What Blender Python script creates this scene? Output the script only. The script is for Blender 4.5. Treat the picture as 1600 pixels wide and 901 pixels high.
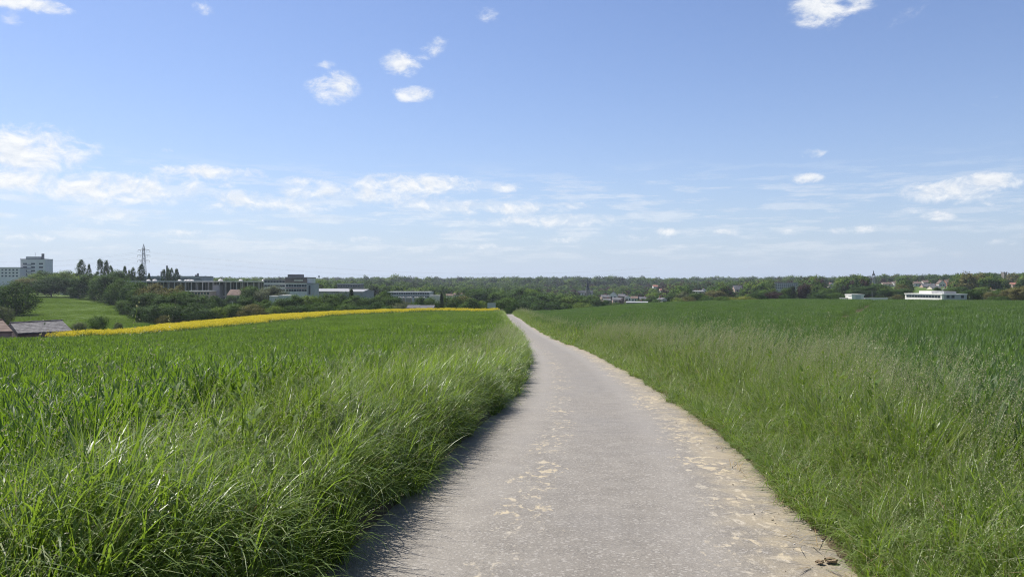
import bpy, math, random
import numpy as np
from mathutils import Vector

for o in list(bpy.data.objects):
    bpy.data.objects.remove(o)
SC = bpy.context.scene
COL = SC.collection
RNG = np.random.default_rng(7)
random.seed(7)
R = math.radians

# ------------------------------------------------------------------ camera, sky, sun, exposure
EYE = 1.62            # eye height above the track
F = 1200.0            # focal length in photograph pixels (1600 wide)
HY = 442.0            # photograph row of the level horizon
cam_d = bpy.data.cameras.new('camera')
cam = bpy.data.objects.new('camera', cam_d)
COL.objects.link(cam)
cam.location = (0, 0, EYE)
cam.rotation_euler = (R(90), 0, 0)
cam_d.sensor_width = 36
cam_d.lens = 36 * F / 1600
cam_d.shift_y = -(450.5 - HY) / 1600
cam_d.clip_start = 0.05
cam_d.clip_end = 30000
SC.camera = cam

SUN_AZ, SUN_EL = -52.0, 56.0      # degrees; azimuth from straight ahead, negative to the left
sun_d = bpy.data.lights.new('sun', 'SUN')
sun_d.energy = 4.6
sun_d.angle = R(0.53)
sun_d.color = (1.0, 0.955, 0.89)
sun = bpy.data.objects.new('sun', sun_d)
COL.objects.link(sun)
sdir = Vector((math.sin(R(SUN_AZ)) * math.cos(R(SUN_EL)), math.cos(R(SUN_AZ)) * math.cos(R(SUN_EL)), math.sin(R(SUN_EL))))
sun.location = sdir * 300
sun.rotation_euler = (-sdir).to_track_quat('-Z', 'Y').to_euler()

SC.view_settings.view_transform = 'Standard'
SC.view_settings.look = 'None'
SC.view_settings.exposure = 0.78
SC.view_settings.gamma = 1.0
SC.view_settings.use_curve_mapping = False
SC.render.engine = 'CYCLES'
cy = SC.cycles
cy.max_bounces = 5
cy.diffuse_bounces = 3
cy.glossy_bounces = 2
cy.transmission_bounces = 3
cy.volume_bounces = 0
cy.transparent_max_bounces = 4
cy.caustics_reflective = False
cy.caustics_refractive = False
cy.use_denoising = True
cy.denoising_prefilter = 'NONE'
cy.filter_width = 1.05


class NT:
    """small wrapper to write node trees briefly"""
    def __init__(self, tree):
        self.t = tree
        self.n = tree.nodes
        self.l = tree.links

    def new(self, typ, **kw):
        nd = self.n.new(typ)
        for k, v in kw.items():
            setattr(nd, k, v)
        return nd

    def put(self, sock, v):
        if isinstance(v, bpy.types.NodeSocket):
            self.l.new(v, sock)
        elif v is not None:
            if sock.type == 'RGBA' and len(v) == 3:
                v = (*v, 1)
            sock.default_value = v

    def math(self, op, a, b=None, c=None, clamp=False):
        nd = self.new('ShaderNodeMath', operation=op, use_clamp=clamp)
        for i, v in enumerate((a, b, c)):
            if v is not None:
                self.put(nd.inputs[i], v)
        return nd.outputs[0]

    def noise(self, vec, scale, detail=2.0, rough=0.5, dist=0.0):
        nd = self.new('ShaderNodeTexNoise')
        if vec is not None:
            self.put(nd.inputs['Vector'], vec)
        nd.inputs['Scale'].default_value = scale
        nd.inputs['Detail'].default_value = detail
        nd.inputs['Roughness'].default_value = rough
        nd.inputs['Distortion'].default_value = dist
        return nd.outputs['Fac']

    def step(self, v, a, b, lo=0.0, hi=1.0):
        nd = self.new('ShaderNodeMapRange', interpolation_type='SMOOTHSTEP')
        self.put(nd.inputs['Value'], v)
        nd.inputs['From Min'].default_value = a
        nd.inputs['From Max'].default_value = b
        nd.inputs['To Min'].default_value = lo
        nd.inputs['To Max'].default_value = hi
        return nd.outputs['Result']

    def mix(self, fac, a, b, blend='MIX'):
        nd = self.new('ShaderNodeMix', data_type='RGBA', blend_type=blend)
        self.put(nd.inputs[0], fac)
        self.put(nd.inputs[6], a)
        self.put(nd.inputs[7], b)
        return nd.outputs[2]

    def comb(self, x, y, z):
        nd = self.new('ShaderNodeCombineXYZ')
        for i, v in enumerate((x, y, z)):
            self.put(nd.inputs[i], v)
        return nd.outputs[0]


# ---- the sky: Nishita air plus fair-weather clouds, all by direction
W = bpy.data.worlds.new('World')
SC.world = W
W.use_nodes = True
W.node_tree.nodes.clear()
w = NT(W.node_tree)
sky = w.new('ShaderNodeTexSky', sky_type='NISHITA', sun_disc=False)
sky.sun_elevation = R(SUN_EL)
sky.sun_rotation = R(SUN_AZ)
sky.altitude = 150
sky.air_density = 1.0
sky.dust_density = 0.45
sky.ozone_density = 4.0
SKY_STRENGTH = 0.074
tc = w.new('ShaderNodeTexCoord')
sep = w.new('ShaderNodeSeparateXYZ')
w.put(sep.inputs[0], tc.outputs['Generated'])
dx, dy, dz = sep.outputs
az = w.math('ARCTAN2', dx, dy)
el = w.math('ARCSINE', dz)


def azel(px, py):
    a = math.atan((px - 800) / F)
    return a, math.atan((HY - py) / F * math.cos(a))


# single clouds: photograph column and row, half width, half height, tilt, thickness
CLOUDS = [
    (520, 137, 44, 27, 0, 1.0), (507, 103, 20, 9, 0, .55), (626, 101, 40, 22, 0, .95), (672, 78, 38, 16, .45, .7), (640, 146, 42, 15, -.1, .85),
    (760, 24, 26, 16, -.3, .55), (1288, 14, 56, 30, .12, 1.1), (1335, 4, 48, 22, .4, .8), (1415, 24, 34, 10, .4, .42), (312, 8, 24, 13, -.5, .6),
    (30, 4, 74, 12, 0, .9), (24, 28, 20, 14, 0, .45), (40, 236, 78, 36, 0, 1.1), (138, 227, 20, 7, 0, .5), (256, 234, 18, 6, 0, .4),
    (318, 269, 82, 11, -.04, .85), (648, 288, 92, 17, .03, 1.0), (484, 284, 36, 10, 0, .6), (180, 294, 130, 22, .03, .75), (20, 278, 46, 17, 0, .85),
    (380, 316, 90, 17, -.06, .62), (560, 305, 120, 18, 0, .62), (470, 322, 60, 11, -.08, .5), (250, 285, 70, 14, 0, .6),
    (350, 287, 18, 7, 0, .55), (790, 293, 22, 8, 0, .6), (760, 325, 120, 12, 0, .62), (860, 346, 150, 11, 0, .62), (660, 317, 60, 14, 0, .6),
    (170, 336, 50, 8, 0, .6), (90, 345, 60, 8, 0, .5), (570, 373, 26, 6, 0, .5), (1258, 279, 24, 8, 0, .75), (1268, 240, 20, 7, 0, .5),
    (1492, 297, 62, 17, .06, 1.05), (1540, 287, 42, 15, 0, 1.0), (1466, 338, 22, 8, 0, .7), (1430, 329, 20, 5, 0, .45), (1536, 319, 20, 6, 0, .4), (1332, 359, 36, 6, 0, .6),
    (1236, 362, 22, 5, 0, .55), (1136, 363, 26, 6, 0, .5), (1042, 361, 24, 7, 0, .62), (1000, 371, 40, 6, 0, .5), (1566, 379, 18, 6, 0, .5),
    (1548, 160, 44, 8, .3, .40), (905, 321, 24, 6, 0, .55), (890, 375, 40, 6, 0, .42), (730, 385, 60, 6, 0, .4), (330, 365, 80, 7, 0, .45), (60, 370, 80, 7, 0, .45), (470, 380, 70, 6, 0, .4),
]
def vm(op, a, b=None, c=None):
    nd = w.new('ShaderNodeVectorMath', operation=op)
    for i, v in enumerate((a, b, c)):
        if v is not None:
            w.put(nd.inputs[i], v)
    return nd.outputs['Value'] if op == 'DOT_PRODUCT' else nd.outputs[0]


tilted = {}
dens = None
for (px, py, hw, hh, rot, k) in CLOUDS:
    a0, e0 = azel(px, py)
    big_ = 1.10 if py < 215 else 1.36
    sw, sh = hw * big_ / F, hh * big_ * 1.02 / F
    k = min(1.05, k * (1.08 if py < 215 else 1.32))
    c, s = math.cos(rot), math.sin(rot)
    key = round(rot, 1)
    if abs(rot) < 0.15:
        key, c, s = 0.0, 1.0, 0.0
    else:
        c, s = math.cos(key), math.sin(key)
    if key not in tilted:
        if key == 0.0:
            tilted[key] = w.comb(az, el, 0.0)
        else:
            tilted[key] = w.comb(w.math('ADD', w.math('MULTIPLY', az, c), w.math('MULTIPLY', el, s)),
                                 w.math('SUBTRACT', w.math('MULTIPLY', el, c), w.math('MULTIPLY', az, s)), 0.0)
    u0, v0 = a0 * c + e0 * s, e0 * c - a0 * s
    p = vm('MULTIPLY_ADD', tilted[key], (1 / sw, 1 / sh, 0), (-u0 / sw, -v0 / sh, 0))
    m = w.math('MULTIPLY_ADD', vm('DOT_PRODUCT', p, p), -k, k)
    dens = w.math('MAXIMUM', dens if dens is not None else 0.0, m)
# thin banks low over the horizon, all the way round, thicker towards the sun side
low = w.noise(w.comb(w.math('MULTIPLY', az, 8.0), w.math('MULTIPLY', el, 60.0), 3.1), 1.7, 7, .62)
sunside = w.step(w.math('COSINE', w.math('SUBTRACT', az, R(-40))), -0.2, 1.0, 0.35, 1.0)
band = w.math('MULTIPLY', w.step(el, 0.012, 0.05), w.step(el, 0.10, 0.165, 1, 0))
bank = w.math('MULTIPLY', w.math('MULTIPLY', band, sunside), w.math('MULTIPLY', w.step(low, 0.47, 0.63), 0.46))
# scattered cumulus over the rest of the dome, outside the view
pz = w.math('ADD', dz, 0.12)
pl = w.comb(w.math('DIVIDE', dx, pz), w.math('DIVIDE', dy, pz), 7.7)
scat = w.step(w.noise(pl, 1.1, 3, .5), 0.60, 0.80)
behind = w.step(w.math('COSINE', az), 0.62, 0.72, 1, 0)
upper = w.step(el, 0.03, 0.2)
scat = w.math('MULTIPLY', w.math('MULTIPLY', scat, behind), w.math('MULTIPLY', upper, 0.9))
dens = w.math('MAXIMUM', dens, scat)
# ragged edges
q = w.comb(w.math('MULTIPLY', az, 22.0), w.math('MULTIPLY', el, 38.0), 0.4)
n1 = w.noise(q, 1.4, 8, .66, .35)
q2 = w.comb(w.math('MULTIPLY', az, 22.0), w.math('MULTIPLY', w.math('ADD', el, 0.0055), 38.0), 0.4)
n2 = w.noise(q2, 1.4, 5, .66, .35)
rag = w.math('MULTIPLY_ADD', w.math('SUBTRACT', n1, 0.5), 3.7, w.math('MULTIPLY', dens, 1.25))
alpha = w.math('MULTIPLY', w.step(rag, 0.26, 1.50), w.math('MULTIPLY', w.step(dens, 0.02, 0.45), w.step(dens, 0.0, 1.0, 0.55, 1.0)))
alpha = w.math('MAXIMUM', alpha, bank)
alpha = w.math('MULTIPLY', alpha, 0.93)
lit = w.math('ADD', w.math('MULTIPLY', w.math('SUBTRACT', n1, n2), 2.2), 0.66, clamp=True)
ccol = w.mix(lit, (0.40, 0.44, 0.50), (0.60, 0.60, 0.595))
skyc = w.mix(1.0, sky.outputs[0], (SKY_STRENGTH * 1.02, SKY_STRENGTH * 0.98, SKY_STRENGTH * 1.10), 'MULTIPLY')
# the bright, slightly blue haze layer that rings the whole horizon
ring = w.math('MULTIPLY', w.math('EXPONENT', w.math('MULTIPLY', w.math('MAXIMUM', el, 0.0), -9.0)), 0.92)
skyc = w.mix(ring, skyc, w.mix(sunside, (0.238, 0.308, 0.42), (0.298, 0.372, 0.468)))
final = w.mix(alpha, skyc, ccol)
bg = w.new('ShaderNodeBackground')
w.put(bg.inputs['Color'], final)
bg.inputs['Strength'].default_value = 1.0
wo = w.new('ShaderNodeOutputWorld')
w.put(wo.inputs['Surface'], bg.outputs[0])
W.cycles.sampling_method = 'MANUAL'
W.cycles.sample_map_resolution = 256

# ------------------------------------------------------------------ helpers
def P(px, py, Y):
    """the point that stands Y metres ahead in the direction of a photograph pixel"""
    return Vector(((px - 800) / F * Y, Y, EYE + (HY - py) / F * Y))


def tag(o, label, cat, group=None, kind=None):
    o['label'] = label
    o['category'] = cat
    if group:
        o['group'] = group
    if kind:
        o['kind'] = kind
    return o


def mesh_np(name, verts, faces, mats=(), mat_idx=None, smooth=False, tint=None):
    """faces: list of int arrays, each (n, 3) or (n, 4)"""
    me = bpy.data.meshes.new(name)
    verts = np.asarray(verts, dtype=np.float32).reshape(-1, 3)
    faces = [np.asarray(f, dtype=np.int32) for f in faces if len(f)]
    loops = np.concatenate([f.ravel() for f in faces])
    tot = np.concatenate([np.full(len(f), f.shape[1], dtype=np.int32) for f in faces])
    start = np.concatenate([[0], np.cumsum(tot)[:-1]]).astype(np.int32)
    me.vertices.add(len(verts))
    me.vertices.foreach_set('co', verts.ravel())
    me.loops.add(len(loops))
    me.loops.foreach_set('vertex_index', loops)
    me.polygons.add(len(tot))
    me.polygons.foreach_set('loop_start', start)
    me.polygons.foreach_set('loop_total', tot)
    if mat_idx is not None:
        me.polygons.foreach_set('material_index', np.asarray(mat_idx, dtype=np.int32))
    me.polygons.foreach_set('use_smooth', np.full(len(tot), bool(smooth)))
    for m in mats:
        me.materials.append(m)
    if tint is not None:
        at = me.attributes.new('tint', 'FLOAT', 'POINT')
        at.data.foreach_set('value', np.asarray(tint, dtype=np.float32))
    me.update()
    me.validate()
    return me


class MB:
    """collects boxes, prisms, bars and lathes into one mesh"""
    def __init__(self):
        self.v, self.q, self.t, self.n = [], [], [], 0

    def add(self, v, quads=(), tris=()):
        self.v.append(np.asarray(v, dtype=float).reshape(-1, 3))
        if len(quads):
            self.q.append(np.asarray(quads, dtype=int) + self.n)
        if len(tris):
            self.t.append(np.asarray(tris, dtype=int) + self.n)
        self.n += len(self.v[-1])
        return self

    def box(self, c, s, rz=0.0):
        x, y, z = (k / 2 for k in s)
        v = np.array([(-x, -y, -z), (x, -y, -z), (x, y, -z), (-x, y, -z), (-x, -y, z), (x, -y, z), (x, y, z), (-x, y, z)])
        if rz:
            k, m = math.cos(rz), math.sin(rz)
            v = np.stack([v[:, 0] * k - v[:, 1] * m, v[:, 0] * m + v[:, 1] * k, v[:, 2]], 1)
        return self.add(v + np.array(c), [(0, 3, 2, 1), (4, 5, 6, 7), (0, 1, 5, 4), (1, 2, 6, 5), (2, 3, 7, 6), (3, 0, 4, 7)])

    def bar(self, a, b, ra, rb=None, n=6):
        rb = ra if rb is None else rb
        a, b = np.array(a, float), np.array(b, float)
        d = b - a
        d /= np.linalg.norm(d) + 1e-9
        u = np.cross(d, (0, 0, 1.0) if abs(d[2]) < .95 else (1.0, 0, 0))
        u /= np.linalg.norm(u)
        k = np.cross(d, u)
        t = np.linspace(0, 2 * math.pi, n, endpoint=False)
        ring = np.cos(t)[:, None] * u + np.sin(t)[:, None] * k
        v = np.concatenate([a + ring * ra, b + ring * rb])
        i = np.arange(n)
        j = (i + 1) % n
        qs = np.stack([i, i + n, j + n, j], 1)
        ts = [(0, k2, k2 + 1) for k2 in range(1, n - 1)] + [(n, n + k2 + 1, n + k2) for k2 in range(1, n - 1)]
        return self.add(v, qs, ts)

    def lathe(self, c, prof, n=8, rot=0.0):
        t = np.linspace(0, 2 * math.pi, n, endpoint=False) + rot
        v = np.concatenate([np.stack([np.cos(t) * r, np.sin(t) * r, np.full(n, z)], 1) for r, z in prof]) + np.array(c)
        qs = []
        for k in range(len(prof) - 1):
            i = np.arange(n) + k * n
            j = (np.arange(n) + 1) % n + k * n
            qs.append(np.stack([i, j, j + n, i + n], 1))
        m = (len(prof) - 1) * n
        ts = [(m, m + k2, m + k2 + 1) for k2 in range(1, n - 1)] + [(0, k2 + 1, k2) for k2 in range(1, n - 1)]
        return self.add(v, np.concatenate(qs), ts)

    def gable(self, L, D, h0, h1, over=0.0):
        """roof prism: ridge along x, length L, depth D, eaves at h0, ridge at h1, thin slab underneath"""
        x, y = L / 2 + over, D / 2 + over
        e = h0 - over * (h1 - h0) / (D / 2)
        t = 0.22
        v = [(-x, -y, e), (x, -y, e), (x, 0, h1), (-x, 0, h1), (-x, y, e), (x, y, e),
             (-x, -y, e - t), (x, -y, e - t), (x, 0, h1 - t), (-x, 0, h1 - t), (-x, y, e - t), (x, y, e - t)]
        return self.add(v, [(0, 1, 2, 3), (3, 2, 5, 4), (7, 6, 9, 8), (8, 9, 10, 11), (0, 6, 7, 1), (4, 5, 11, 10), (1, 7, 8, 2), (2, 8, 11, 5), (3, 9, 6, 0), (4, 10, 9, 3)])

    def gable_walls(self, L, D, h0, h1, z0=0.0):
        x, y = L / 2, D / 2
        v = [(-x, -y, z0), (x, -y, z0), (x, y, z0), (-x, y, z0), (-x, -y, h0), (x, -y, h0), (x, y, h0), (-x, y, h0), (-x, 0, h1 - .03), (x, 0, h1 - .03)]
        return self.add(v, [(0, 1, 5, 4), (2, 3, 7, 6), (1, 2, 6, 5), (3, 0, 4, 7)], [(5, 6, 9), (7, 4, 8)])

    def mesh(self, name, mat, smooth=False):
        return mesh_np(name, np.concatenate(self.v), [np.concatenate(f) for f in (self.q, self.t) if f], (mat,), smooth=smooth)

    def build(self, name, mat, parent=None, smooth=False):
        o = bpy.data.objects.new(name, self.mesh(name, mat, smooth))
        COL.objects.link(o)
        o.parent = parent
        return o


def empty(name, loc, rz=0.0):
    o = bpy.data.objects.new(name, None)
    COL.objects.link(o)
    o.location = loc
    o.rotation_euler = (0, 0, rz)
    o.empty_display_size = 0.5
    return o


def child(name, me, parent, loc=(0, 0, 0), rz=0.0, scale=None):
    o = bpy.data.objects.new(name, me)
    COL.objects.link(o)
    o.parent = parent
    o.location = loc
    o.rotation_euler = (0, 0, rz)
    if scale is not None:
        o.scale = scale
    return o


def principled(name, col, rough=0.7, var=0.15, scale=0.4, metal=0.0, spec=0.15):
    m = bpy.data.materials.new(name)
    m.use_nodes = True
    t = NT(m.node_tree)
    b = t.n['Principled BSDF']
    tcn = t.new('ShaderNodeTexCoord')
    n = t.noise(tcn.outputs['Object'], scale, 4, .6)
    lo = tuple(c * (1 - var) for c in col)
    hi = tuple(min(1, c * (1 + var)) for c in col)
    t.put(b.inputs['Base Color'], t.mix(t.step(n, .3, .7), lo, hi))
    b.inputs['Roughness'].default_value = rough
    b.inputs['Metallic'].default_value = metal
    b.inputs['Specular IOR Level'].default_value = spec
    return m


def leafy(name, dark, light, trans, tfac=0.4, rough=0.45, spec=0.4, use_tint=True, patch=0.0):
    """leaf surface: reflects, and lets coloured light through from behind"""
    m = bpy.data.materials.new(name)
    m.use_nodes = True
    t = NT(m.node_tree)
    b = t.n['Principled BSDF']
    oi = t.new('ShaderNodeObjectInfo')
    f = oi.outputs['Random']
    if use_tint:
        at = t.new('ShaderNodeAttribute', attribute_name='tint')
        f = t.math('MULTIPLY_ADD', at.outputs['Fac'], 0.6, t.math('MULTIPLY', f, 0.4))
    if patch:
        ge = t.new('ShaderNodeNewGeometry')
        n = t.noise(ge.outputs['Position'], patch, 2, .5)
        f = t.math('MULTIPLY_ADD', t.math('SUBTRACT', t.step(n, .3, .7), .5), .5, f, clamp=True)
    t.put(b.inputs['Base Color'], t.mix(f, dark, light))
    b.inputs['Roughness'].default_value = rough
    b.inputs['Specular IOR Level'].default_value = spec
    tr = t.new('ShaderNodeBsdfTranslucent')
    t.put(tr.inputs['Color'], t.mix(f, tuple(c * .75 for c in trans), trans))
    mx = t.new('ShaderNodeMixShader')
    mx.inputs[0].default_value = tfac
    t.put(mx.inputs[1], b.outputs[0])
    t.put(mx.inputs[2], tr.outputs[0])
    out = [n for n in t.n if n.type == 'OUTPUT_MATERIAL'][0]
    t.put(out.inputs[0], mx.outputs[0])
    return m


# ------------------------------------------------------------------ lie of the land
# ground height relative to the eye, along sight lines: column -> (distance, height) pairs
FAR = [(1300, -10), (2000, -6), (3500, -5), (6000, -5), (20000, -8)]
TAB = {
    -400: [(0, -1.62), (5, -1.72), (10, -2.1), (18, -2.8), (30, -3.9), (50, -5.8), (70, -8), (100, -11), (150, -13), (220, -13), (300, -10), (400, -6), (600, -3), (1000, -2)],
    0: [(0, -1.62), (5, -1.66), (10, -1.9), (18, -2.4), (30, -3.15), (50, -4.45), (68, -5.45), (80, -6.6), (100, -9), (130, -12), (160, -13), (200, -13.2), (230, -12.2), (260, -10.9), (320, -9), (380, -7.2), (600, -4), (1000, -3)],
    125: [(0, -1.62), (5, -1.66), (10, -1.9), (18, -2.4), (30, -3.15), (50, -4.4), (75, -5.85), (95, -7.35), (120, -9.9), (160, -12.3), (200, -12.8), (230, -11.9), (300, -10.2), (380, -7.8), (450, -6.8), (600, -4.5), (1000, -4)],
    250: [(0, -1.62), (5, -1.65), (10, -1.9), (18, -2.4), (30, -3.1), (50, -4.3), (85, -6.15), (135, -8.35), (170, -11), (210, -13), (260, -13.3), (330, -12), (420, -10), (600, -7), (1000, -6)],
    400: [(0, -1.62), (5, -1.64), (10, -1.88), (18, -2.4), (30, -3.05), (50, -4.1), (97, -5.8), (178, -8.55), (220, -11.5), (270, -14), (420, -11), (600, -9), (1000, -8)],
    550: [(0, -1.62), (5, -1.62), (10, -1.85), (18, -2.38), (30, -3.0), (50, -3.9), (80, -4.7), (116, -5.3), (207, -8.7), (250, -12), (320, -16), (450, -15), (600, -13), (1000, -11)],
    700: [(0, -1.62), (5, -1.62), (10, -1.85), (18, -2.35), (30, -2.95), (50, -3.75), (80, -4.75), (140, -5.6), (217, -8.5), (260, -12), (330, -17), (500, -17), (800, -15), (1000, -13)],
    790: [(0, -1.62), (5, -1.62), (8, -1.74), (17.6, -2.3), (29, -2.85), (45, -3.55), (70, -4.55), (100, -5.35), (129, -5.95), (165, -7.1), (205, -8.2), (235, -10.5), (280, -15), (330, -18), (500, -19), (800, -17)],
    840: [(0, -1.62), (5, -1.62), (8, -1.74), (17.6, -2.3), (29, -2.85), (45, -3.55), (70, -4.5), (129, -5.85), (160, -6.7), (200, -7.6), (250, -12), (330, -18), (500, -19), (800, -17)],
    900: [(0, -1.62), (5, -1.62), (8, -1.74), (17.6, -2.3), (29, -2.83), (45, -3.5), (70, -4.35), (129, -5.7), (160, -6.5), (220, -7.8), (260, -10), (330, -16), (500, -19), (800, -17)],
    1000: [(0, -1.62), (5, -1.62), (8, -1.72), (18, -2.25), (30, -2.7), (70, -3.9), (130, -4.75), (190, -5.35), (240, -7.5), (330, -14), (500, -18), (800, -16)],
    1200: [(0, -1.62), (5, -1.62), (10, -1.75), (18, -2.05), (30, -2.4), (70, -3.05), (110, -3.4), (150, -3.7), (200, -5), (300, -9), (500, -13), (800, -11)],
    1400: [(0, -1.62), (5, -1.63), (10, -1.75), (18, -2.0), (30, -2.3), (70, -2.95), (110, -3.35), (140, -3.6), (200, -5.4), (300, -8.8), (500, -9.5), (800, -5), (1100, -2)],
    1600: [(0, -1.62), (5, -1.65), (10, -1.78), (18, -1.98), (30, -2.25), (70, -2.85), (130, -3.6), (180, -5), (300, -8.5), (450, -8), (700, -4), (900, 0), (1200, 1)],
    2000: [(0, -1.62), (5, -1.66), (10, -1.75), (18, -1.9), (30, -2.1), (70, -2.6), (130, -3.4), (180, -4.5), (300, -7), (450, -6), (700, -2), (900, 2), (1200, 2)],
}
NS = 320
S0, S1 = math.log(4), math.log(20004)
_yg = np.exp(np.linspace(S0, S1, NS)) - 4
PXG = np.arange(-400, 2001, 10)


def _gauss(a, sig, axis):
    k = np.arange(-int(3 * sig), int(3 * sig) + 1)
    g = np.exp(-k * k / (2 * sig * sig))
    g /= g.sum()
    pad = [(0, 0), (0, 0)]
    pad[axis] = (len(k) // 2, len(k) // 2)
    b = np.pad(a, pad, mode='edge')
    return np.apply_along_axis(lambda r: np.convolve(r, g, 'valid'), axis, b)


_cols = []
for c in sorted(TAB):
    kn = TAB[c] + FAR
    _cols.append(np.interp(_yg, [k[0] for k in kn], [k[1] for k in kn]))
_cols = np.array(_cols)
_tab = np.array([[np.interp(p, sorted(TAB), _cols[:, j]) for j in range(NS)] for p in PXG])
_tab = _gauss(_gauss(_tab, 2.5, 1), 3.0, 0)
_mean = _tab.mean(0)

_rk = [(-40, -9), (-20, -4), (0, -.12), (4.2, .43), (8, .93), (12, 1.3), (17.6, 1.66), (29, 2.02), (43, 1.9), (70, 1.42), (100, .75), (129, .1), (150, -.45), (175, -.75), (205, -.9), (240, -2.0), (300, -6)]
_ry = np.linspace(-40, 300, 1361)
_rx = _gauss(np.interp(_ry, [k[0] for k in _rk], [k[1] for k in _rk])[None, :], 14, 1)[0]
HALF = 1.45


def road_x(Y):
    return np.interp(Y, _ry, _rx)


def sstep(a, b, x):
    t = np.clip((x - a) / (b - a), 0, 1)
    return t * t * (3 - 2 * t)


def H_raw(X, Y):
    X, Y = np.asarray(X, float), np.asarray(Y, float)
    th = np.arctan2(X, Y)
    r = np.hypot(X, Y)
    tm = math.atan(1.0)
    tc_ = np.clip(th, -tm + 1e-6, tm - 1e-6)
    ye = r * np.cos(tc_)
    px = 800 + F * np.tan(tc_)
    fi = np.clip((px - PXG[0]) / 10, 0, len(PXG) - 1.001)
    fj = np.clip((np.log(ye + 4) - S0) / (S1 - S0) * (NS - 1), 0, NS - 1.001)
    i, j = fi.astype(int), fj.astype(int)
    a, b = fi - i, fj - j
    z = (_tab[i, j] * (1 - a) * (1 - b) + _tab[i + 1, j] * a * (1 - b) + _tab[i, j + 1] * (1 - a) * b + _tab[i + 1, j + 1] * a * b)
    back = sstep(tm, math.pi, np.abs(th))
    zm = np.interp(fj, np.arange(NS), _mean)
    return z * (1 - back) + zm * back


def road_z(Y):
    return EYE + H_raw(road_x(Y), Y)


def H(X, Y):
    """world height of the ground"""
    X, Y = np.asarray(X, float), np.asarray(Y, float)
    z = EYE + H_raw(X, Y)
    on = sstep(-40, -30, Y) * (1 - sstep(250, 290, Y))
    d = np.abs(X - road_x(Y))
    wr = (1 - sstep(1.5, 3.2, d)) * on
    z = z * (1 - wr) + road_z(Y) * wr
    z = z + on * 0.14 * sstep(1.5, 2.3, d) * (1 - sstep(4, 9, d))
    z = z + on * (X < road_x(Y)) * 0.30 * sstep(1.44, 1.72, d) * (1 - sstep(2.2, 4.2, d))
    return z - 0.05 * on * (1 - sstep(1.35, 1.5, d))


# field limits in plan
def wheat_far_left(X):
    return 60 + (X + 50) * 2.1


RAPE_POLY = np.array([(-44, 72.6), (-53, 95), (-60, 120), (-63, 160), (-55, 190), (-48, 200), (-32, 215), (-4.2, 222), (-3.6, 158)])


def inside(poly, X, Y):
    X, Y = np.asarray(X), np.asarray(Y)
    r = np.zeros(X.shape, bool)
    n = len(poly)
    for k in range(n):
        x1, y1 = poly[k]
        x2, y2 = poly[(k + 1) % n]
        c = ((y1 > Y) != (y2 > Y)) & (X < (x2 - x1) * (Y - y1) / (y2 - y1 + 1e-12) + x1)
        r ^= c
    return r


# ------------------------------------------------------------------ ground and track
gm = bpy.data.materials.new('ground')
gm.use_nodes = True
t = NT(gm.node_tree)
b = t.n['Principled BSDF']
geo = t.new('ShaderNodeNewGeometry')
at = t.new('ShaderNodeAttribute', attribute_name='cover')
n1_ = t.noise(geo.outputs['Position'], 0.06, 6, .62)
n2_ = t.noise(geo.outputs['Position'], 1.7, 5, .65)
soil = t.mix(n2_, (0.055, 0.042, 0.026), (0.11, 0.085, 0.055))
meadow = t.mix(t.step(n1_, .35, .65), (0.050, 0.094, 0.012), (0.088, 0.134, 0.022))
meadow = t.mix(t.step(n2_, .3, .75, 0, .5), meadow, (0.06, 0.082, 0.018))
t.put(b.inputs['Base Color'], t.mix(at.outputs['Fac'], soil, meadow))
b.inputs['Roughness'].default_value = .95
b.inputs['Specular IOR Level'].default_value = .1
bp = t.new('ShaderNodeBump')
bp.inputs['Strength'].default_value = .6
bp.inputs['Distance'].default_value = .12
t.put(bp.inputs['Height'], n2_)
t.put(b.inputs['Normal'], bp.outputs[0])

ang = np.concatenate([np.arange(-180, -52, 4.0), np.arange(-52, 52, .5), np.arange(52, 180, 4.0)])
rad = np.geomspace(0.6, 19000, 300)
A_, R_ = np.meshgrid(np.radians(ang), rad, indexing='ij')
GX, GY = R_ * np.sin(A_), R_ * np.cos(A_)
GZ = H(GX, GY)
na, nr = len(ang), len(rad)
gv = np.stack([GX, GY, GZ], -1).reshape(-1, 3)
gv = np.concatenate([gv, [[0, 0, H(0, 0)]]])
ii, jj = np.meshgrid(np.arange(na), np.arange(nr - 1), indexing='ij')
i2 = (ii + 1) % na
gq = np.stack([ii * nr + jj, ii * nr + jj + 1, i2 * nr + jj + 1, i2 * nr + jj], -1).reshape(-1, 4)
k = np.arange(na)
gt = np.stack([np.full(na, len(gv) - 1), k * nr, ((k + 1) % na) * nr], 1)
gme = mesh_np('ground', gv, [gq, gt], (gm,), smooth=True)
dist = np.hypot(gv[:, 0], gv[:, 1])
cover = sstep(150, 200, dist)
at_ = gme.attributes.new('cover', 'FLOAT', 'POINT')
at_.data.foreach_set('value', cover.astype(np.float32))
gob = bpy.data.objects.new('ground', gme)
COL.objects.link(gob)
tag(gob, 'rolling farmland ground falling away into a green valley', 'ground', kind='structure')

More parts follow.
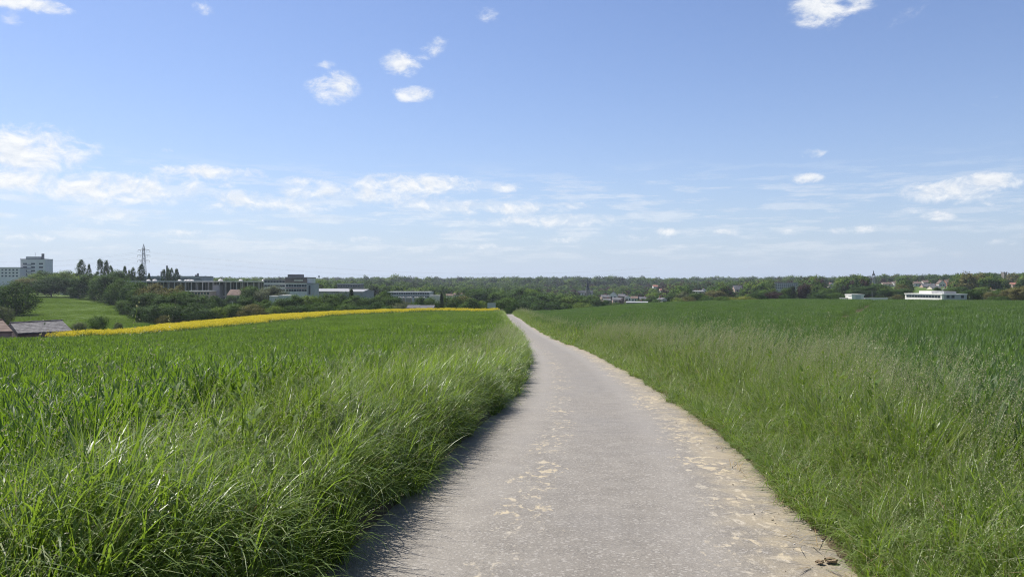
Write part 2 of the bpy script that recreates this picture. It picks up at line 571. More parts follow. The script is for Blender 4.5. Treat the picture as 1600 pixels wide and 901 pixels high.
# track
rm = bpy.data.materials.new('worn_asphalt')
rm.use_nodes = True
t = NT(rm.node_tree)
b = t.n['Principled BSDF']
geo = t.new('ShaderNodeNewGeometry')
pos = geo.outputs['Position']
uvn = t.new('ShaderNodeAttribute', attribute_name='across')
ac = uvn.outputs['Fac']
fine = t.noise(pos, 95, 3, .7)
vor = t.new('ShaderNodeTexVoronoi')
t.put(vor.inputs['Vector'], pos)
vor.inputs['Scale'].default_value = 70
chip = t.new('ShaderNodeSeparateColor')
t.put(chip.inputs[0], vor.outputs['Color'])
mid = t.noise(pos, 3.5, 6, .65)
big = t.noise(pos, .55, 4, .6)
base = t.mix(t.step(fine, .3, .7), (0.116, 0.104, 0.085), (0.212, 0.189, 0.156))
base = t.mix(t.step(chip.outputs[0], .80, .92, 0, .38), base, (0.40, 0.375, 0.335))
base = t.mix(t.step(chip.outputs[1], .82, .95, 0, .45), base, (0.09, 0.082, 0.072))
base = t.mix(t.step(mid, .35, .75, 0, .28), base, (0.31, 0.285, 0.24))
base = t.mix(t.step(big, .4, .7, 0, .3), base, (0.165, 0.155, 0.142))
base = t.mix(t.math('MULTIPLY', t.step(t.math('ABSOLUTE', t.math('SUBTRACT', t.math('ABSOLUTE', t.math('ADD', ac, .06)), .52)), .0, .24, 1, 0), .22), base, (0.30, 0.275, 0.24))
# loess dust: a strip against the right edge, scattered pale splashes along two bands
edge = t.step(t.math('MULTIPLY_ADD', t.math('SUBTRACT', mid, .5), .42, ac), .50, .94)
ledge = t.step(t.math('MULTIPLY_ADD', t.math('SUBTRACT', mid, .5), .4, ac), -.72, -.98)
base = t.mix(t.math('MULTIPLY', t.math('MAXIMUM', edge, t.math('MULTIPLY', ledge, .7)), t.step(mid, .34, .62, .15, .72)), base, t.mix(fine, (0.22, 0.178, 0.110), (0.36, 0.298, 0.19)))
mapn = t.new('ShaderNodeMapping')
mapn.inputs['Scale'].default_value = (1.5, 1.0, 1.0)
t.put(mapn.inputs['Vector'], pos)
sp = t.noise(mapn.outputs[0], 8.5, 4, .62, .5)
sp2 = t.noise(pos, 1.15, 2, .5)
bandr = t.math('MULTIPLY', t.step(ac, .30, .62), t.step(ac, .80, 1.0, 1, .1))
bandl = t.math('MULTIPLY', t.math('MULTIPLY', t.step(ac, -.62, -.42), t.step(ac, -.28, -.02, 1, 0)), .86)
bands = t.math('MAXIMUM', t.math('MAXIMUM', bandr, bandl), .12)
spl = t.math('MULTIPLY_ADD', bands, .20, t.math('MULTIPLY_ADD', sp2, .26, sp))
splash = t.step(spl, .845, .985)
base = t.mix(t.math('MULTIPLY', splash, .72), base, t.mix(t.step(sp2, .4, .62), (0.40, 0.355, 0.275), (0.45, 0.37, 0.235)))
t.put(b.inputs['Base Color'], base)
t.put(b.inputs['Roughness'], t.math('MULTIPLY_ADD', fine, .3, .55))
b.inputs['Specular IOR Level'].default_value = .35
bp = t.new('ShaderNodeBump')
bp.inputs['Strength'].default_value = .55
bp.inputs['Distance'].default_value = .006
t.put(bp.inputs['Height'], t.math('MULTIPLY_ADD', chip.outputs[0], .5, fine))
t.put(b.inputs['Normal'], bp.outputs[0])

ry = np.concatenate([np.arange(-8, 30, .12), np.arange(30, 262, .6)])
rx = road_x(ry)
dxr = np.gradient(rx, ry)
nx, ny = 1 / np.hypot(1, dxr), -dxr / np.hypot(1, dxr)
us = np.array([-1.06, -1.03, -1, -.8, -.5, -.2, 0, .2, .5, .8, 1, 1.03, 1.06])
wob = np.stack([_gauss(RNG.normal(0, 1, (1, len(ry))), 2.0, 1)[0] * .035 + _gauss(RNG.normal(0, 1, (1, len(ry))), 12.0, 1)[0] * .16 for _ in range(2)])
rv, rac = [], []
for u in us:
    off = u * HALF + (wob[0] if u < -.9 else wob[1] if u > .9 else 0)
    X, Y = rx + nx * off, ry + ny * off
    Z = road_z(ry) + .012 * (1 - u * u) - (.09 if abs(u) > 1.04 else .004 if abs(u) > 1.01 else 0)
    rv.append(np.stack([X, Y, Z], 1))
    rac.append(np.full(len(ry), u))
rv = np.stack(rv, 1).reshape(-1, 3)
rac = np.stack(rac, 1).ravel()
nu = len(us)
ii, jj = np.meshgrid(np.arange(len(ry) - 1), np.arange(nu - 1), indexing='ij')
rq = np.stack([ii * nu + jj, ii * nu + jj + 1, (ii + 1) * nu + jj + 1, (ii + 1) * nu + jj], -1).reshape(-1, 4)
rme = mesh_np('farm_track', rv, [rq], (rm,), smooth=True)
at_ = rme.attributes.new('across', 'FLOAT', 'POINT')
at_.data.foreach_set('value', rac.astype(np.float32))
rob = bpy.data.objects.new('road', rme)
COL.objects.link(rob)
tag(rob, 'narrow grey asphalt farm road dusted with yellow soil, curving between the fields', 'road', kind='structure')

# ------------------------------------------------------------------ grass, wheat, rapeseed
M_GRASS = leafy('verge_grass_blade', (0.066, 0.118, 0.016), (0.165, 0.228, 0.050), (0.25, 0.38, 0.030), .42, .40, .38, patch=.7)
M_WHEAT = leafy('wheat_leaf', (0.050, 0.100, 0.014), (0.105, 0.165, 0.034), (0.21, 0.35, 0.022), .40, .46, .34, patch=.13)
M_WHEAT2 = leafy('blue_wheat_leaf', (0.044, 0.092, 0.024), (0.100, 0.152, 0.052), (0.155, 0.275, 0.042), .40, .50, .30)
M_SEED = leafy('grass_seed_head', (0.24, 0.25, 0.13), (0.38, 0.37, 0.23), (0.36, 0.35, 0.17), .3, .6, .2)
M_WEED = leafy('weed_leaf', (0.06, 0.11, 0.02), (0.12, 0.18, 0.035), (0.20, 0.30, 0.03), .36, .65, .2)
M_PALE = leafy('pale_grass_blade', (0.16, 0.20, 0.075), (0.29, 0.31, 0.15), (0.30, 0.36, 0.11), .35, .4, .5)
M_RAPEF = leafy('rape_flower', (0.60, 0.47, 0.025), (0.79, 0.665, 0.055), (0.73, 0.605, 0.035), .35, .6, .2)
M_RAPES = leafy('rape_stem', (0.07, 0.14, 0.02), (0.15, 0.22, 0.035), (0.2, 0.3, 0.03), .3, .5, .3)
M_DRY = leafy('dry_straw', (0.22, 0.16, 0.08), (0.36, 0.29, 0.16), (0.3, 0.24, 0.1), .25, .7, .2)


def blades(base, length, width, azm, lean, bend, nseg, tint=None, twist=None):
    """curved tapering strips; base (n,3), the rest (n,)"""
    n = len(base)
    if twist is None:
        twist = RNG.uniform(-.9, .9, n)
    L = np.broadcast_to(length, n)
    W_ = np.broadcast_to(width, n)
    tt = np.linspace(0, 1, nseg + 1)
    phi = lean[:, None] + bend[:, None] * tt[None, :] ** 1.5
    ds = L[:, None] / nseg
    ph = (phi[:, 1:] + phi[:, :-1]) / 2
    hx = np.concatenate([np.zeros((n, 1)), np.cumsum(np.sin(ph) * ds, 1)], 1)
    hz = np.concatenate([np.zeros((n, 1)), np.cumsum(np.cos(ph) * ds, 1)], 1)
    wt = np.sin(np.pi * (0.18 + 0.80 * tt)) ** .8
    wt[-1] = .06
    ca, sa = np.sin(azm)[:, None], np.cos(azm)[:, None]
    cx_, cy_, cz_ = base[:, 0:1] + hx * ca, base[:, 1:2] + hx * sa, base[:, 2:3] + hz
    ta = azm[:, None] + math.pi / 2 + twist[:, None] * tt[None, :]
    wx, wy = np.sin(ta) * wt * W_[:, None] / 2, np.cos(ta) * wt * W_[:, None] / 2
    v = np.empty((n, nseg + 1, 2, 3))
    v[:, :, 0, 0], v[:, :, 0, 1], v[:, :, 0, 2] = cx_ - wx, cy_ - wy, cz_
    v[:, :, 1, 0], v[:, :, 1, 1], v[:, :, 1, 2] = cx_ + wx, cy_ + wy, cz_
    m = (nseg + 1) * 2
    q0 = np.array([[2 * s, 2 * s + 1, 2 * s + 3, 2 * s + 2] for s in range(nseg)])
    q = (q0[None] + (np.arange(n) * m)[:, None, None]).reshape(-1, 4)
    tint = RNG.uniform(0, 1, n) if tint is None else tint
    return v.reshape(-1, 3), q, np.repeat(tint, m)


class Patch:
    def __init__(self):
        self.v, self.q, self.mi, self.t, self.n = [], [], [], [], 0

    def add(self, v, q, tint, mi=0):
        self.v.append(v)
        self.q.append(q + self.n)
        self.mi.append(np.full(len(q), mi))
        self.t.append(tint)
        self.n += len(v)

    def mesh(self, name, mats, smooth=True):
        return mesh_np(name, np.concatenate(self.v), [np.concatenate(self.q)], mats, np.concatenate(self.mi), smooth, np.concatenate(self.t))


def cards(c, size, tilt=1.0, flat=None):
    """small square leaves at centres c with random orientation; optional outward direction"""
    n = len(c)
    nrm = RNG.normal(0, 1, (n, 3)) * tilt
    if flat is not None:
        nrm = nrm + flat
    nrm /= np.linalg.norm(nrm, axis=1, keepdims=True) + 1e-9
    a = np.cross(nrm, RNG.normal(0, 1, (n, 3)))
    a /= np.linalg.norm(a, axis=1, keepdims=True) + 1e-9
    b_ = np.cross(nrm, a)
    s = np.broadcast_to(size, n)[:, None] / 2
    v = np.stack([c - a * s, c - b_ * s * .62, c + a * s, c + b_ * s * .62], 1)
    return v.reshape(-1, 3), np.arange(4 * n).reshape(-1, 4)


U = RNG.uniform


def wheat_patch(size, n, nseg, wmul, name, mat, nleaf=4):
    p = Patch()
    xy = U(-size / 2, size / 2, (n, 2))
    h = U(.40, .58, n)
    base = np.c_[xy, np.zeros(n)]
    azs = U(0, 2 * math.pi, n)
    lean = np.abs(RNG.normal(0, .06, n))
    p.add(*blades(base, h, .005 * wmul, azs, lean, U(0, .1, n), 2))
    for k in range(nleaf):
        f = (k + .8) / nleaf * .92
        z = h * f
        b2 = base + np.c_[np.sin(azs) * np.sin(lean) * z, np.cos(azs) * np.sin(lean) * z, z]
        top = k >= nleaf - 2
        # wind from the left: tips drift towards +x
        la = np.where(U(0, 1, n) < .35, RNG.normal(math.pi / 2, .8, n), U(0, 2 * math.pi, n))
        p.add(*blades(b2, U(.14, .24, n), U(.0095, .0150, n) * wmul, la, U(.10, .46, n), U(.1, 1.2, n) if top else U(.5, 2.0, n), nseg))
    return p.mesh(name, (mat,))


def grass_clump(rad_, n, nseg, wmul, name, hmul=1.0, seeds=0, fan=.62, pale=.10):
    p = Patch()
    a = U(0, 2 * math.pi, n)
    r = rad_ * np.sqrt(U(0, 1, n))
    base = np.c_[np.cos(a) * r, np.sin(a) * r, np.zeros(n)]
    L = (.16 + .46 * U(0, 1, n) ** 1.25) * hmul
    out = np.arctan2(base[:, 0], base[:, 1])
    azm = np.where(U(0, 1, n) < 1 - fan, RNG.normal(math.pi / 2 + .1, .7, n), out + RNG.normal(0, 1.0, n))
    kindb = U(0, 1, n)
    lean, bend = U(.02, .36, n), U(.3, 3.0, n)
    wv_ = U(.0042, .0105, n) * wmul
    for mi, sel in ((0, kindb < .97 - pale), (2, (kindb >= .97 - pale) & (kindb < .97)), (3, kindb >= .97)):
        if sel.sum():
            p.add(*blades(base[sel], L[sel], wv_[sel] * (.8 if mi else 1), azm[sel], lean[sel], bend[sel], nseg), mi)
    if seeds:
        a = U(0, 2 * math.pi, seeds)
        r = rad_ * np.sqrt(U(0, 1, seeds))
        base = np.c_[np.cos(a) * r, np.sin(a) * r, np.zeros(seeds)]
        L = U(.62, 1.0, seeds) * hmul
        azm = RNG.normal(math.pi / 2, .5, seeds)
        lean = U(.03, .22, seeds)
        bend = U(.2, .9, seeds)
        v, q, tn = blades(base, L, .0028 * wmul, azm, lean, bend, nseg)
        p.add(v, q, tn)
        vv = v.reshape(seeds, nseg + 1, 2, 3).mean(2)
        for s in range(seeds):
            k = 26
            f = U(.72, 1.0, k)
            pts = np.stack([np.interp(f, np.linspace(0, 1, nseg + 1), vv[s, :, i]) for i in range(3)], 1)
            spread = .012 * (1.12 - f)[:, None] / .3
            pts += RNG.normal(0, 1, (k, 3)) * spread
            v3, q3 = cards(pts, U(.006, .011, k) * wmul)
            p.add(v3, q3, U(0, 1, len(v3)), 1)
    return p.mesh(name, (M_GRASS, M_SEED, M_PALE, M_DRY))


def weed(name):
    p = Patch()
    h = U(.35, .75)
    p.add(*blades(np.zeros((3, 3)) + np.c_[U(-.03, .03, (3, 2)), np.zeros(3)], h, .007, U(0, 6.28, 3), U(0, .12, 3), U(0, .3, 3), 4))
    n = 22
    z = U(.12, 1, n) * h
    a = U(0, 6.28, n)
    base = np.c_[np.sin(a) * .015, np.cos(a) * .015, z]
    p.add(*blades(base, U(.05, .11, n), U(.014, .030, n), a, U(.5, 1.1, n), U(.2, 1.2, n), 3, twist=np.zeros(n)))
    return p.mesh(name, (M_WEED,))


def rape_patch(size, n, fs, name):
    p = Patch()
    xy = U(-size / 2, size / 2, (n, 2))
    h = U(.95, 1.22, n)
    p.add(*blades(np.c_[xy, np.zeros(n)], h, .03, U(0, 6.28, n), U(0, .1, n), U(0, .2, n), 2), 1)
    k = n * 3
    i = RNG.integers(0, n, k)
    b2 = np.c_[xy[i], h[i] * U(.3, .8, k)]
    p.add(*blades(b2, U(.15, .35, k), .05, U(0, 6.28, k), U(.5, 1.1, k), U(0, .9, k), 2), 1)
    k = n * 11
    i = RNG.integers(0, n, k)
    c = np.c_[xy[i] + RNG.normal(0, .09, (k, 2)), h[i] * U(.80, 1.07, k)]
    v, q = cards(c, U(.6, 1.3, k) * fs)
    p.add(v, q, np.repeat(U(0, 1, k), 4), 0)
    return p.mesh(name, (M_RAPEF, M_RAPES))


def proto_collection(name, meshes):
    c = bpy.data.collections.new(name)
    for k, me in enumerate(meshes):
        o = bpy.data.objects.new('%s_%02d' % (name, k), me)
        c.objects.link(o)
    return c


def scatter(name, coll, nvar, X, Y, Z, rot, scl, label, cat):
    """one object of 'stuff': plants of a collection set on points"""
    n = len(X)
    me = bpy.data.meshes.new(name)
    me.vertices.add(n)
    me.vertices.foreach_set('co', np.stack([X, Y, Z], 1).astype(np.float32).ravel())
    a = me.attributes.new('rot', 'FLOAT_VECTOR', 'POINT')
    a.data.foreach_set('vector', rot.astype(np.float32).ravel())
    a = me.attributes.new('scl', 'FLOAT_VECTOR', 'POINT')
    a.data.foreach_set('vector', scl.astype(np.float32).ravel())
    a = me.attributes.new('idx', 'INT', 'POINT')
    a.data.foreach_set('value', RNG.integers(0, nvar, n).astype(np.int32))
    o = bpy.data.objects.new(name, me)
    COL.objects.link(o)
    g = bpy.data.node_groups.new(name, 'GeometryNodeTree')
    g.interface.new_socket('Geometry', in_out='INPUT', socket_type='NodeSocketGeometry')
    g.interface.new_socket('Geometry', in_out='OUTPUT', socket_type='NodeSocketGeometry')
    N, L = g.nodes, g.links
    gi, go = N.new('NodeGroupInput'), N.new('NodeGroupOutput')
    ci = N.new('GeometryNodeCollectionInfo')
    ci.inputs['Collection'].default_value = coll
    ci.inputs['Separate Children'].default_value = True
    ci.inputs['Reset Children'].default_value = True
    ip = N.new('GeometryNodeInstanceOnPoints')
    ip.inputs['Pick Instance'].default_value = True

    def attr(nm, typ):
        nd = N.new('GeometryNodeInputNamedAttribute')
        nd.data_type = typ
        nd.inputs['Name'].default_value = nm
        return [s for s in nd.outputs if s.enabled][0]
    er = N.new('FunctionNodeEulerToRotation')
    L.new(attr('rot', 'FLOAT_VECTOR'), er.inputs[0])
    L.new(er.outputs[0], ip.inputs['Rotation'])
    L.new(attr('scl', 'FLOAT_VECTOR'), ip.inputs['Scale'])
    L.new(attr('idx', 'INT'), ip.inputs['Instance Index'])
    L.new(gi.outputs[0], ip.inputs['Points'])
    L.new(ci.outputs[0], ip.inputs['Instance'])
    L.new(ip.outputs[0], go.inputs[0])
    md = o.modifiers.new('plants', 'NODES')
    md.node_group = g
    tag(o, label, cat, kind='stuff')
    return o


def jgrid(x0, x1, y0, y1, s):
    X, Y = np.meshgrid(np.arange(x0, x1, s), np.arange(y0, y1, s))
    X = X.ravel() + U(-.5, .5, X.size) * s
    Y = Y.ravel() + U(-.5, .5, Y.size) * s
    return X, Y


def vnoise(X, Y, f, seed=0):
    """cheap smooth noise in plan, about -1..1"""
    r = np.random.default_rng(seed)
    z = np.zeros_like(X)
    for k in range(5):
        a = r.uniform(0, 6.28)
        ff = f * r.uniform(.6, 1.7)
        z += np.sin((X * math.cos(a) + Y * math.sin(a)) * ff + r.uniform(0, 6.28))
    return z / 3.2


def in_view(X, Y, m=3.0):
    return (np.abs(X) < .72 * Y + m) & (Y > -2.5)


def setup(X, Y, s_lo, s_hi, hnoise=0.0, zrot=math.pi, sink=0.0, wmul=1.0, hm=1.0):
    n = len(X)
    s = U(s_lo, s_hi, n)
    hz = s * (1 + hnoise * vnoise(X, Y, 1.6, 3)) * hm
    rot = np.c_[RNG.normal(0, .05, n), RNG.normal(0, .05, n), U(-zrot, zrot, n)]
    return H(X, Y) - sink, rot, np.c_[s * wmul, s * wmul, hz]


def d_road(X, Y):
    return X - road_x(Y)


VL, VR = -2.95, 3.2        # where the verges give way to the crop, metres from the middle of the track


def wheat_field(name, side, mat, label, ymax):
    def pick(X, Y, y0, y1):
        r = np.hypot(X, Y)
        d = d_road(X, Y)
        edge = .3 * vnoise(X, Y, .9, 5)
        ok = in_view(X, Y) & (r >= y0) & (r < y1)
        if side < 0:
            ok &= (d < VL + edge) & (Y < wheat_far_left(X) + .4 * vnoise(X, Y, .5, 8)) & (X > -60)
        else:
            # wheel lines left by the sprayer
            tl = np.abs(((X - .5 * Y) / 1.118 + 15.3) % 24 - 12)
            ok &= (d > VR + edge) & (Y < ymax) & ~((tl < 1.3) if y0 > 40 else ((tl > .4) & (tl < 1.35)))
        return X[ok], Y[ok]
    sets = []
    lim = (0, 64) if side > 0 else (-30, 5)
    X, Y = pick(*jgrid(lim[0] if side > 0 else -16, 16 if side > 0 else 3, -2, 15, .20), 0, 14)
    sets.append(([wheat_patch(.30, 22, 4, 1.0, 'wheat_near', mat) for _ in range(6)], X, Y, 1.0))
    X, Y = pick(*jgrid(-40 if side < 0 else 0, 40, 5, 48, .5), 14, 44)
    sets.append(([wheat_patch(.75, 85, 3, 1.15, 'wheat_mid', mat) for _ in range(5)], X, Y, 1.0))
    X, Y = pick(*jgrid(-70 if side < 0 else -5, 150, 25, ymax, 1.45), 44, 400)
    sets.append(([wheat_patch(2.1, 420, 2, 1.7, 'wheat_far', mat, 3) for _ in range(4)], X, Y, 1.0))
    for k, (ms, X, Y, h) in enumerate(sets):
        near = ('nearest rows of ', 'middle stretch of ', 'far stretch of ')[k]
        Z, rot, scl = setup(X, Y, .88, 1.12, .10)
        scatter(name, proto_collection('%s_%d' % (name, k), ms), len(ms), X, Y, Z, rot, scl, near + label, 'wheat')


wheat_field('young_wheat', -1, M_WHEAT, 'bright green young wheat on the slope left of the road', 172)
wheat_field('green_wheat', 1, M_WHEAT2, 'dark green wheat in the wide field right of the road', 235)


def verge(name, side, label):
    e0 = HALF + (.025 if side < 0 else .03)
    e1 = 3.1 if side < 0 else 3.4

    def pick(X, Y, y0, y1):
        d = d_road(X, Y) * side
        r = np.hypot(X, Y)
        ok = in_view(X, Y) & (r > 2.3) & (r >= y0) & (r < y1) & (d > e0 + .06 * vnoise(X, Y, 3.0, 11)) & (d < e1 + .35 * vnoise(X, Y, .9, 5))
        return X[ok], Y[ok]
    protos0 = [grass_clump(U(.05, .10), 72, 6, 1.0, 'clump', U(.75, 1.2), seeds=(k % 3 == 0) * 2 + (side > 0) * (1 + k % 2), fan=.8, pale=.09 if side < 0 else .24) for k in range(10)]
    protos1 = [grass_clump(.22, 130, 4, 1.45, 'tuft', U(.9, 1.1), seeds=2 if side < 0 else 5, fan=.8, pale=.09 if side < 0 else .26) for k in range(6)]
    protos2 = [grass_clump(.7, 300, 3, 2.4, 'sward', U(.9, 1.1), seeds=1 if side < 0 else 4, fan=.8, pale=.09 if side < 0 else .24) for k in range(4)]
    a, b_ = (-6, 2) if side < 0 else (0, 9)
    out = []
    for k, (ps, s, y0, y1, yy0, yy1) in enumerate([(protos0, .098, 0, 13, -2, 14), (protos1, .20, 13, 42, 8, 43), (protos2, .55, 42, 400, 35, 222)]):
        X, Y = pick(*jgrid(a - 4, b_ + 4, yy0, yy1, s), y0, y1)
        d = d_road(X, Y) * side
        # low at the asphalt, tall further in; tussocks; the verge stands taller past the bend
        if side < 0:
            hm = (.62 + .16 * sstep(1.5, 2.0, d)) * (1 + .30 * vnoise(X, Y, 3.4, 4))
        else:
            hm = (.44 + .68 * sstep(1.5, 2.5, d)) * (1 + .24 * vnoise(X, Y, 2.6, 4))
        hm = hm * (1 + .30 * sstep(118, 150, Y))
        Z, rot, scl = setup(X, Y, .8, 1.2, 0, 1.6, .01)
        scl[:, 2] *= hm
        scl[:, :2] *= (.55 + .45 * hm)[:, None]
        # the outer tufts hang over the asphalt; everything drifts a little with the wind
        rot[:, 1] += (.10 * (1 - sstep(1.4, 1.95, d)) if side < 0 else .08 * np.ones(len(X)))
        near = ('nearest ', 'middle stretch of ', 'far stretch of ')[k]
        scatter(name, proto_collection('%s_%d' % (name, k), ps), len(ps), X, Y, Z, rot, scl, near + label, 'grass')
    ws = [weed('weed') for _ in range(6)]
    X, Y = pick(*jgrid(a - 4, b_ + 4, 0, 30, .34 if side > 0 else .32), 0, 30)
    kp = (np.hypot(X, Y) > 4.6) & (d_road(X, Y) * side > 1.9) & (vnoise(X, Y, 1.1, 21) > -.1)
    X, Y = X[kp], Y[kp]
    Z, rot, scl = setup(X, Y, .7, 1.15)
    scatter('leafy_weeds', proto_collection(name + '_w', ws), len(ws), X, Y, Z, rot, scl, 'broad-leaved weeds mixed into the ' + label, 'weeds')


verge('verge_grass', -1, 'long grass leaning over the left edge of the road')
verge('verge_grass', 1, 'long grass bordering the right edge of the road')

# rapeseed in flower
X, Y = jgrid(-66, 0, 70, 224, 1.25)
ok = inside(RAPE_POLY, X, Y) & (Y > wheat_far_left(X) + 1.6) & (U(0, 1, len(X)) < 1.1 - .90 * sstep(-46, -16, X))
X, Y = X[ok], Y[ok]
Z, rot, scl = setup(X, Y, .92, 1.08, .05)
scatter('rapeseed', proto_collection('rape', [rape_patch(1.7, 40, .085, 'rape') for _ in range(5)]), 5, X, Y, Z, rot, scl, 'strip of yellow flowering rapeseed behind the green wheat', 'rapeseed')

# short pasture on the far slope at the left
M_PAST = leafy('pasture_grass', (0.062, 0.112, 0.015), (0.115, 0.172, 0.028), (0.19, 0.30, 0.025), .38, .7, .15, patch=.03)


def pasture(name):
    p = Patch()
    n_ = 260
    p.add(*blades(np.c_[U(-1.6, 1.6, (n_, 2)), np.zeros(n_)], U(.10, .34, n_), U(.03, .07, n_), U(0, 6.28, n_), U(0, .5, n_), U(.2, 1.6, n_), 2))
    return p.mesh(name, (M_PAST,))


X, Y = jgrid(-275, -95, 190, 400, 2.5)
ok = (X < -.455 * Y) & (X > -.72 * Y)
X, Y = X[ok], Y[ok]
Z, rot, scl = setup(X, Y, .8, 1.3, .2)
scl[:, 2] *= 1 + .6 * vnoise(X, Y, .12, 61)
scatter('pasture_grass', proto_collection('pasture', [pasture('pasture') for _ in range(4)]), 4, X, Y, Z, rot, scl, 'short pasture grass on the slope between barn and wood', 'grass')

# ------------------------------------------------------------------ trees
M_BARK = principled('bark', (0.10, 0.085, 0.065), .95, .3, 3.0, spec=.1)
LEAF = {
    'dark': leafy('dark_leaf', (0.016, 0.042, 0.009), (0.050, 0.092, 0.017), (0.065, 0.13, 0.014), .25, .8, .1),
    'mid': leafy('mid_leaf', (0.028, 0.062, 0.011), (0.078, 0.128, 0.022), (0.10, 0.19, 0.018), .28, .8, .1),
    'fresh': leafy('fresh_leaf', (0.052, 0.094, 0.014), (0.128, 0.178, 0.030), (0.17, 0.27, 0.022), .30, .8, .1),
    'olive': leafy('olive_leaf', (0.070, 0.072, 0.022), (0.135, 0.125, 0.045), (0.16, 0.16, 0.035), .28, .8, .1),
    'copper': leafy('copper_leaf', (0.026, 0.018, 0.017), (0.058, 0.036, 0.030), (0.07, 0.03, 0.025), .22, .8, .1),
    'lime': leafy('lime_leaf', (0.12, 0.145, 0.026), (0.20, 0.22, 0.050), (0.26, 0.30, 0.045), .32, .8, .1),
    'grey': leafy('grey_leaf', (0.062, 0.080, 0.038), (0.120, 0.138, 0.068), (0.13, 0.16, 0.05), .28, .8, .1),
    'conifer': leafy('conifer_needle', (0.014, 0.030, 0.012), (0.036, 0.056, 0.022), (0.04, 0.07, 0.015), .15, .8, .1),
}


def crown_mesh(kind, seed, nclump, per, leaf, name='crown'):
    """unit crown (height 1, widest about 1): leaf-sized faces gathered in clumps on limbs"""
    r = np.random.default_rng(seed)
    cc = []
    while len(cc) < nclump:
        u = r.normal(0, 1, 3)
        u /= np.linalg.norm(u)
        s = r.uniform(.35, 1) ** .45
        if kind == 'round':
            lump = 1 + .20 * math.sin(3 * math.atan2(u[0], u[1]) + seed) + .16 * math.sin(5 * u[2] + 2 * seed)
            c = np.array([u[0] * .42 * s * lump, u[1] * .42 * s * lump, .56 + u[2] * .40 * s * (1 + .10 * math.sin(4 * u[0] + seed))])
            if c[2] < .16:
                continue
        elif kind == 'bush':
            lump = 1 + .22 * math.sin(4 * math.atan2(u[0], u[1]) + seed)
            c = np.array([u[0] * .46 * s * lump, u[1] * .46 * s * lump, .46 + u[2] * .46 * s])
        elif kind == 'tall':
            z = r.uniform(.10, .97)
            wd = .40 * math.sin(math.pi * min(1, (z + .10) / 1.12)) ** .7 * (1 + .18 * math.sin(9 * z + seed))
            a = r.uniform(0, 6.28)
            k = r.uniform(.3, 1) ** .5
            c = np.array([math.cos(a) * wd * k, math.sin(a) * wd * k, z])
        elif kind == 'poplar':
            z = r.uniform(.06, .98)
            wd = .50 * (math.sin(math.pi * min(1, (z * .92 + .08))) ** .6) * (1 - .35 * z) * (1 + .22 * math.sin(17 * z + seed))
            a = r.uniform(0, 6.28)
            k = r.uniform(.2, 1) ** .5
            c = np.array([math.cos(a) * wd * k, math.sin(a) * wd * k, z])
        else:   # conifer
            z = r.uniform(.06, .99)
            wd = .42 * (1 - z) * (.75 + .25 * math.sin(z * 40))
            a = r.uniform(0, 6.28)
            k = r.uniform(.3, 1) ** .5
            c = np.array([math.cos(a) * wd * k, math.sin(a) * wd * k, z])
        cc.append(c)
    cc = np.array(cc)
    n = nclump * per
    sig = {'round': .052, 'bush': .06, 'tall': .05, 'poplar': .055, 'conifer': .035}[kind]
    off = np.clip(r.normal(0, 1, (n, 3)), -1.7, 1.7) * sig * np.repeat(r.uniform(.7, 1.4, nclump), per)[:, None]
    if kind == 'poplar':
        off[:, 2] *= .45
    c = np.repeat(cc, per, 0) + off
    mid = np.array([0, 0, .5])
    outw = (c - mid) * np.array([1.6, 1.6, 1.2])
    global RNG
    keep = RNG
    RNG = r
    v, q = cards(c, r.uniform(.7, 1.3, n) * leaf, .55, outw * 1.6 + np.array([0, 0, .25]))
    RNG = keep
    tint = np.repeat(np.clip(np.repeat(r.uniform(.1, .9, nclump), per) + r.normal(0, .18, n), 0, 1), 4)
    # leaves catch light by the way their clump faces
    nrm = (c - np.repeat(cc, per, 0)) / sig * .55 + (c - np.array([0, 0, .45])) * 2.0 + r.normal(0, .25, (n, 3))
    nrm /= np.linalg.norm(nrm, axis=1, keepdims=True) + 1e-9
    return v, q, tint, np.repeat(nrm, 4, 0)


def trunk_mesh(kind, seed):
    r = np.random.default_rng(seed + 99)
    mb = MB()
    if kind in ('poplar', 'conifer', 'tall'):
        mb.bar((0, 0, -.05), (0, 0, .45), .022, .015)
        mb.bar((0, 0, .45), (.005, 0, .93), .015, .003)
        for k in range(7):
            z = r.uniform(.12, .8)
            a = r.uniform(0, 6.28)
            mb.bar((0, 0, z), (math.cos(a) * .2 * (1 - z), math.sin(a) * .2 * (1 - z), z + .1), .007, .002, 4)
    else:
        top = .30 if kind == 'round' else .12
        mb.bar((0, 0, -.05), (.01, 0, top), .034, .024)
        for k in range(7):
            a = k * .9 + r.uniform(-.3, .3)
            e = r.uniform(.18, .33)
            p1 = (math.cos(a) * e * .5, math.sin(a) * e * .5, top + .17)
            mb.bar((.01, 0, top - .03), p1, .017, .010, 5)
            mb.bar(p1, (math.cos(a) * e, math.sin(a) * e, top + r.uniform(.28, .48)), .010, .003, 5)
        mb.bar((.01, 0, top), (0, .01, .8), .020, .004, 5)
    return mb


CROWN = {}
TRUNK = {}


def crown_me(kind, var, tone, far=False):
    key = (kind, var, tone, far)
    if key not in CROWN:
        if far:
            v, q, tn, nr_ = crown_mesh(kind, 40 + var, 70, 22, .07)
        else:
            v, q, tn, nr_ = crown_mesh(kind, 11 + var, {'round': 190, 'bush': 150, 'tall': 160, 'poplar': 130, 'conifer': 170}[kind], 56, .034)
        CROWN[key] = mesh_np('crown', v, [q], (LEAF[tone],), tint=tn, smooth=True)
        CROWN[key].normals_split_custom_set_from_vertices(nr_.astype(np.float32))
    return CROWN[key]


def trunk_me(kind, var):
    key = (kind, var)
    if key not in TRUNK:
        TRUNK[key] = trunk_mesh(kind, var).mesh('trunk', M_BARK)
    return TRUNK[key]


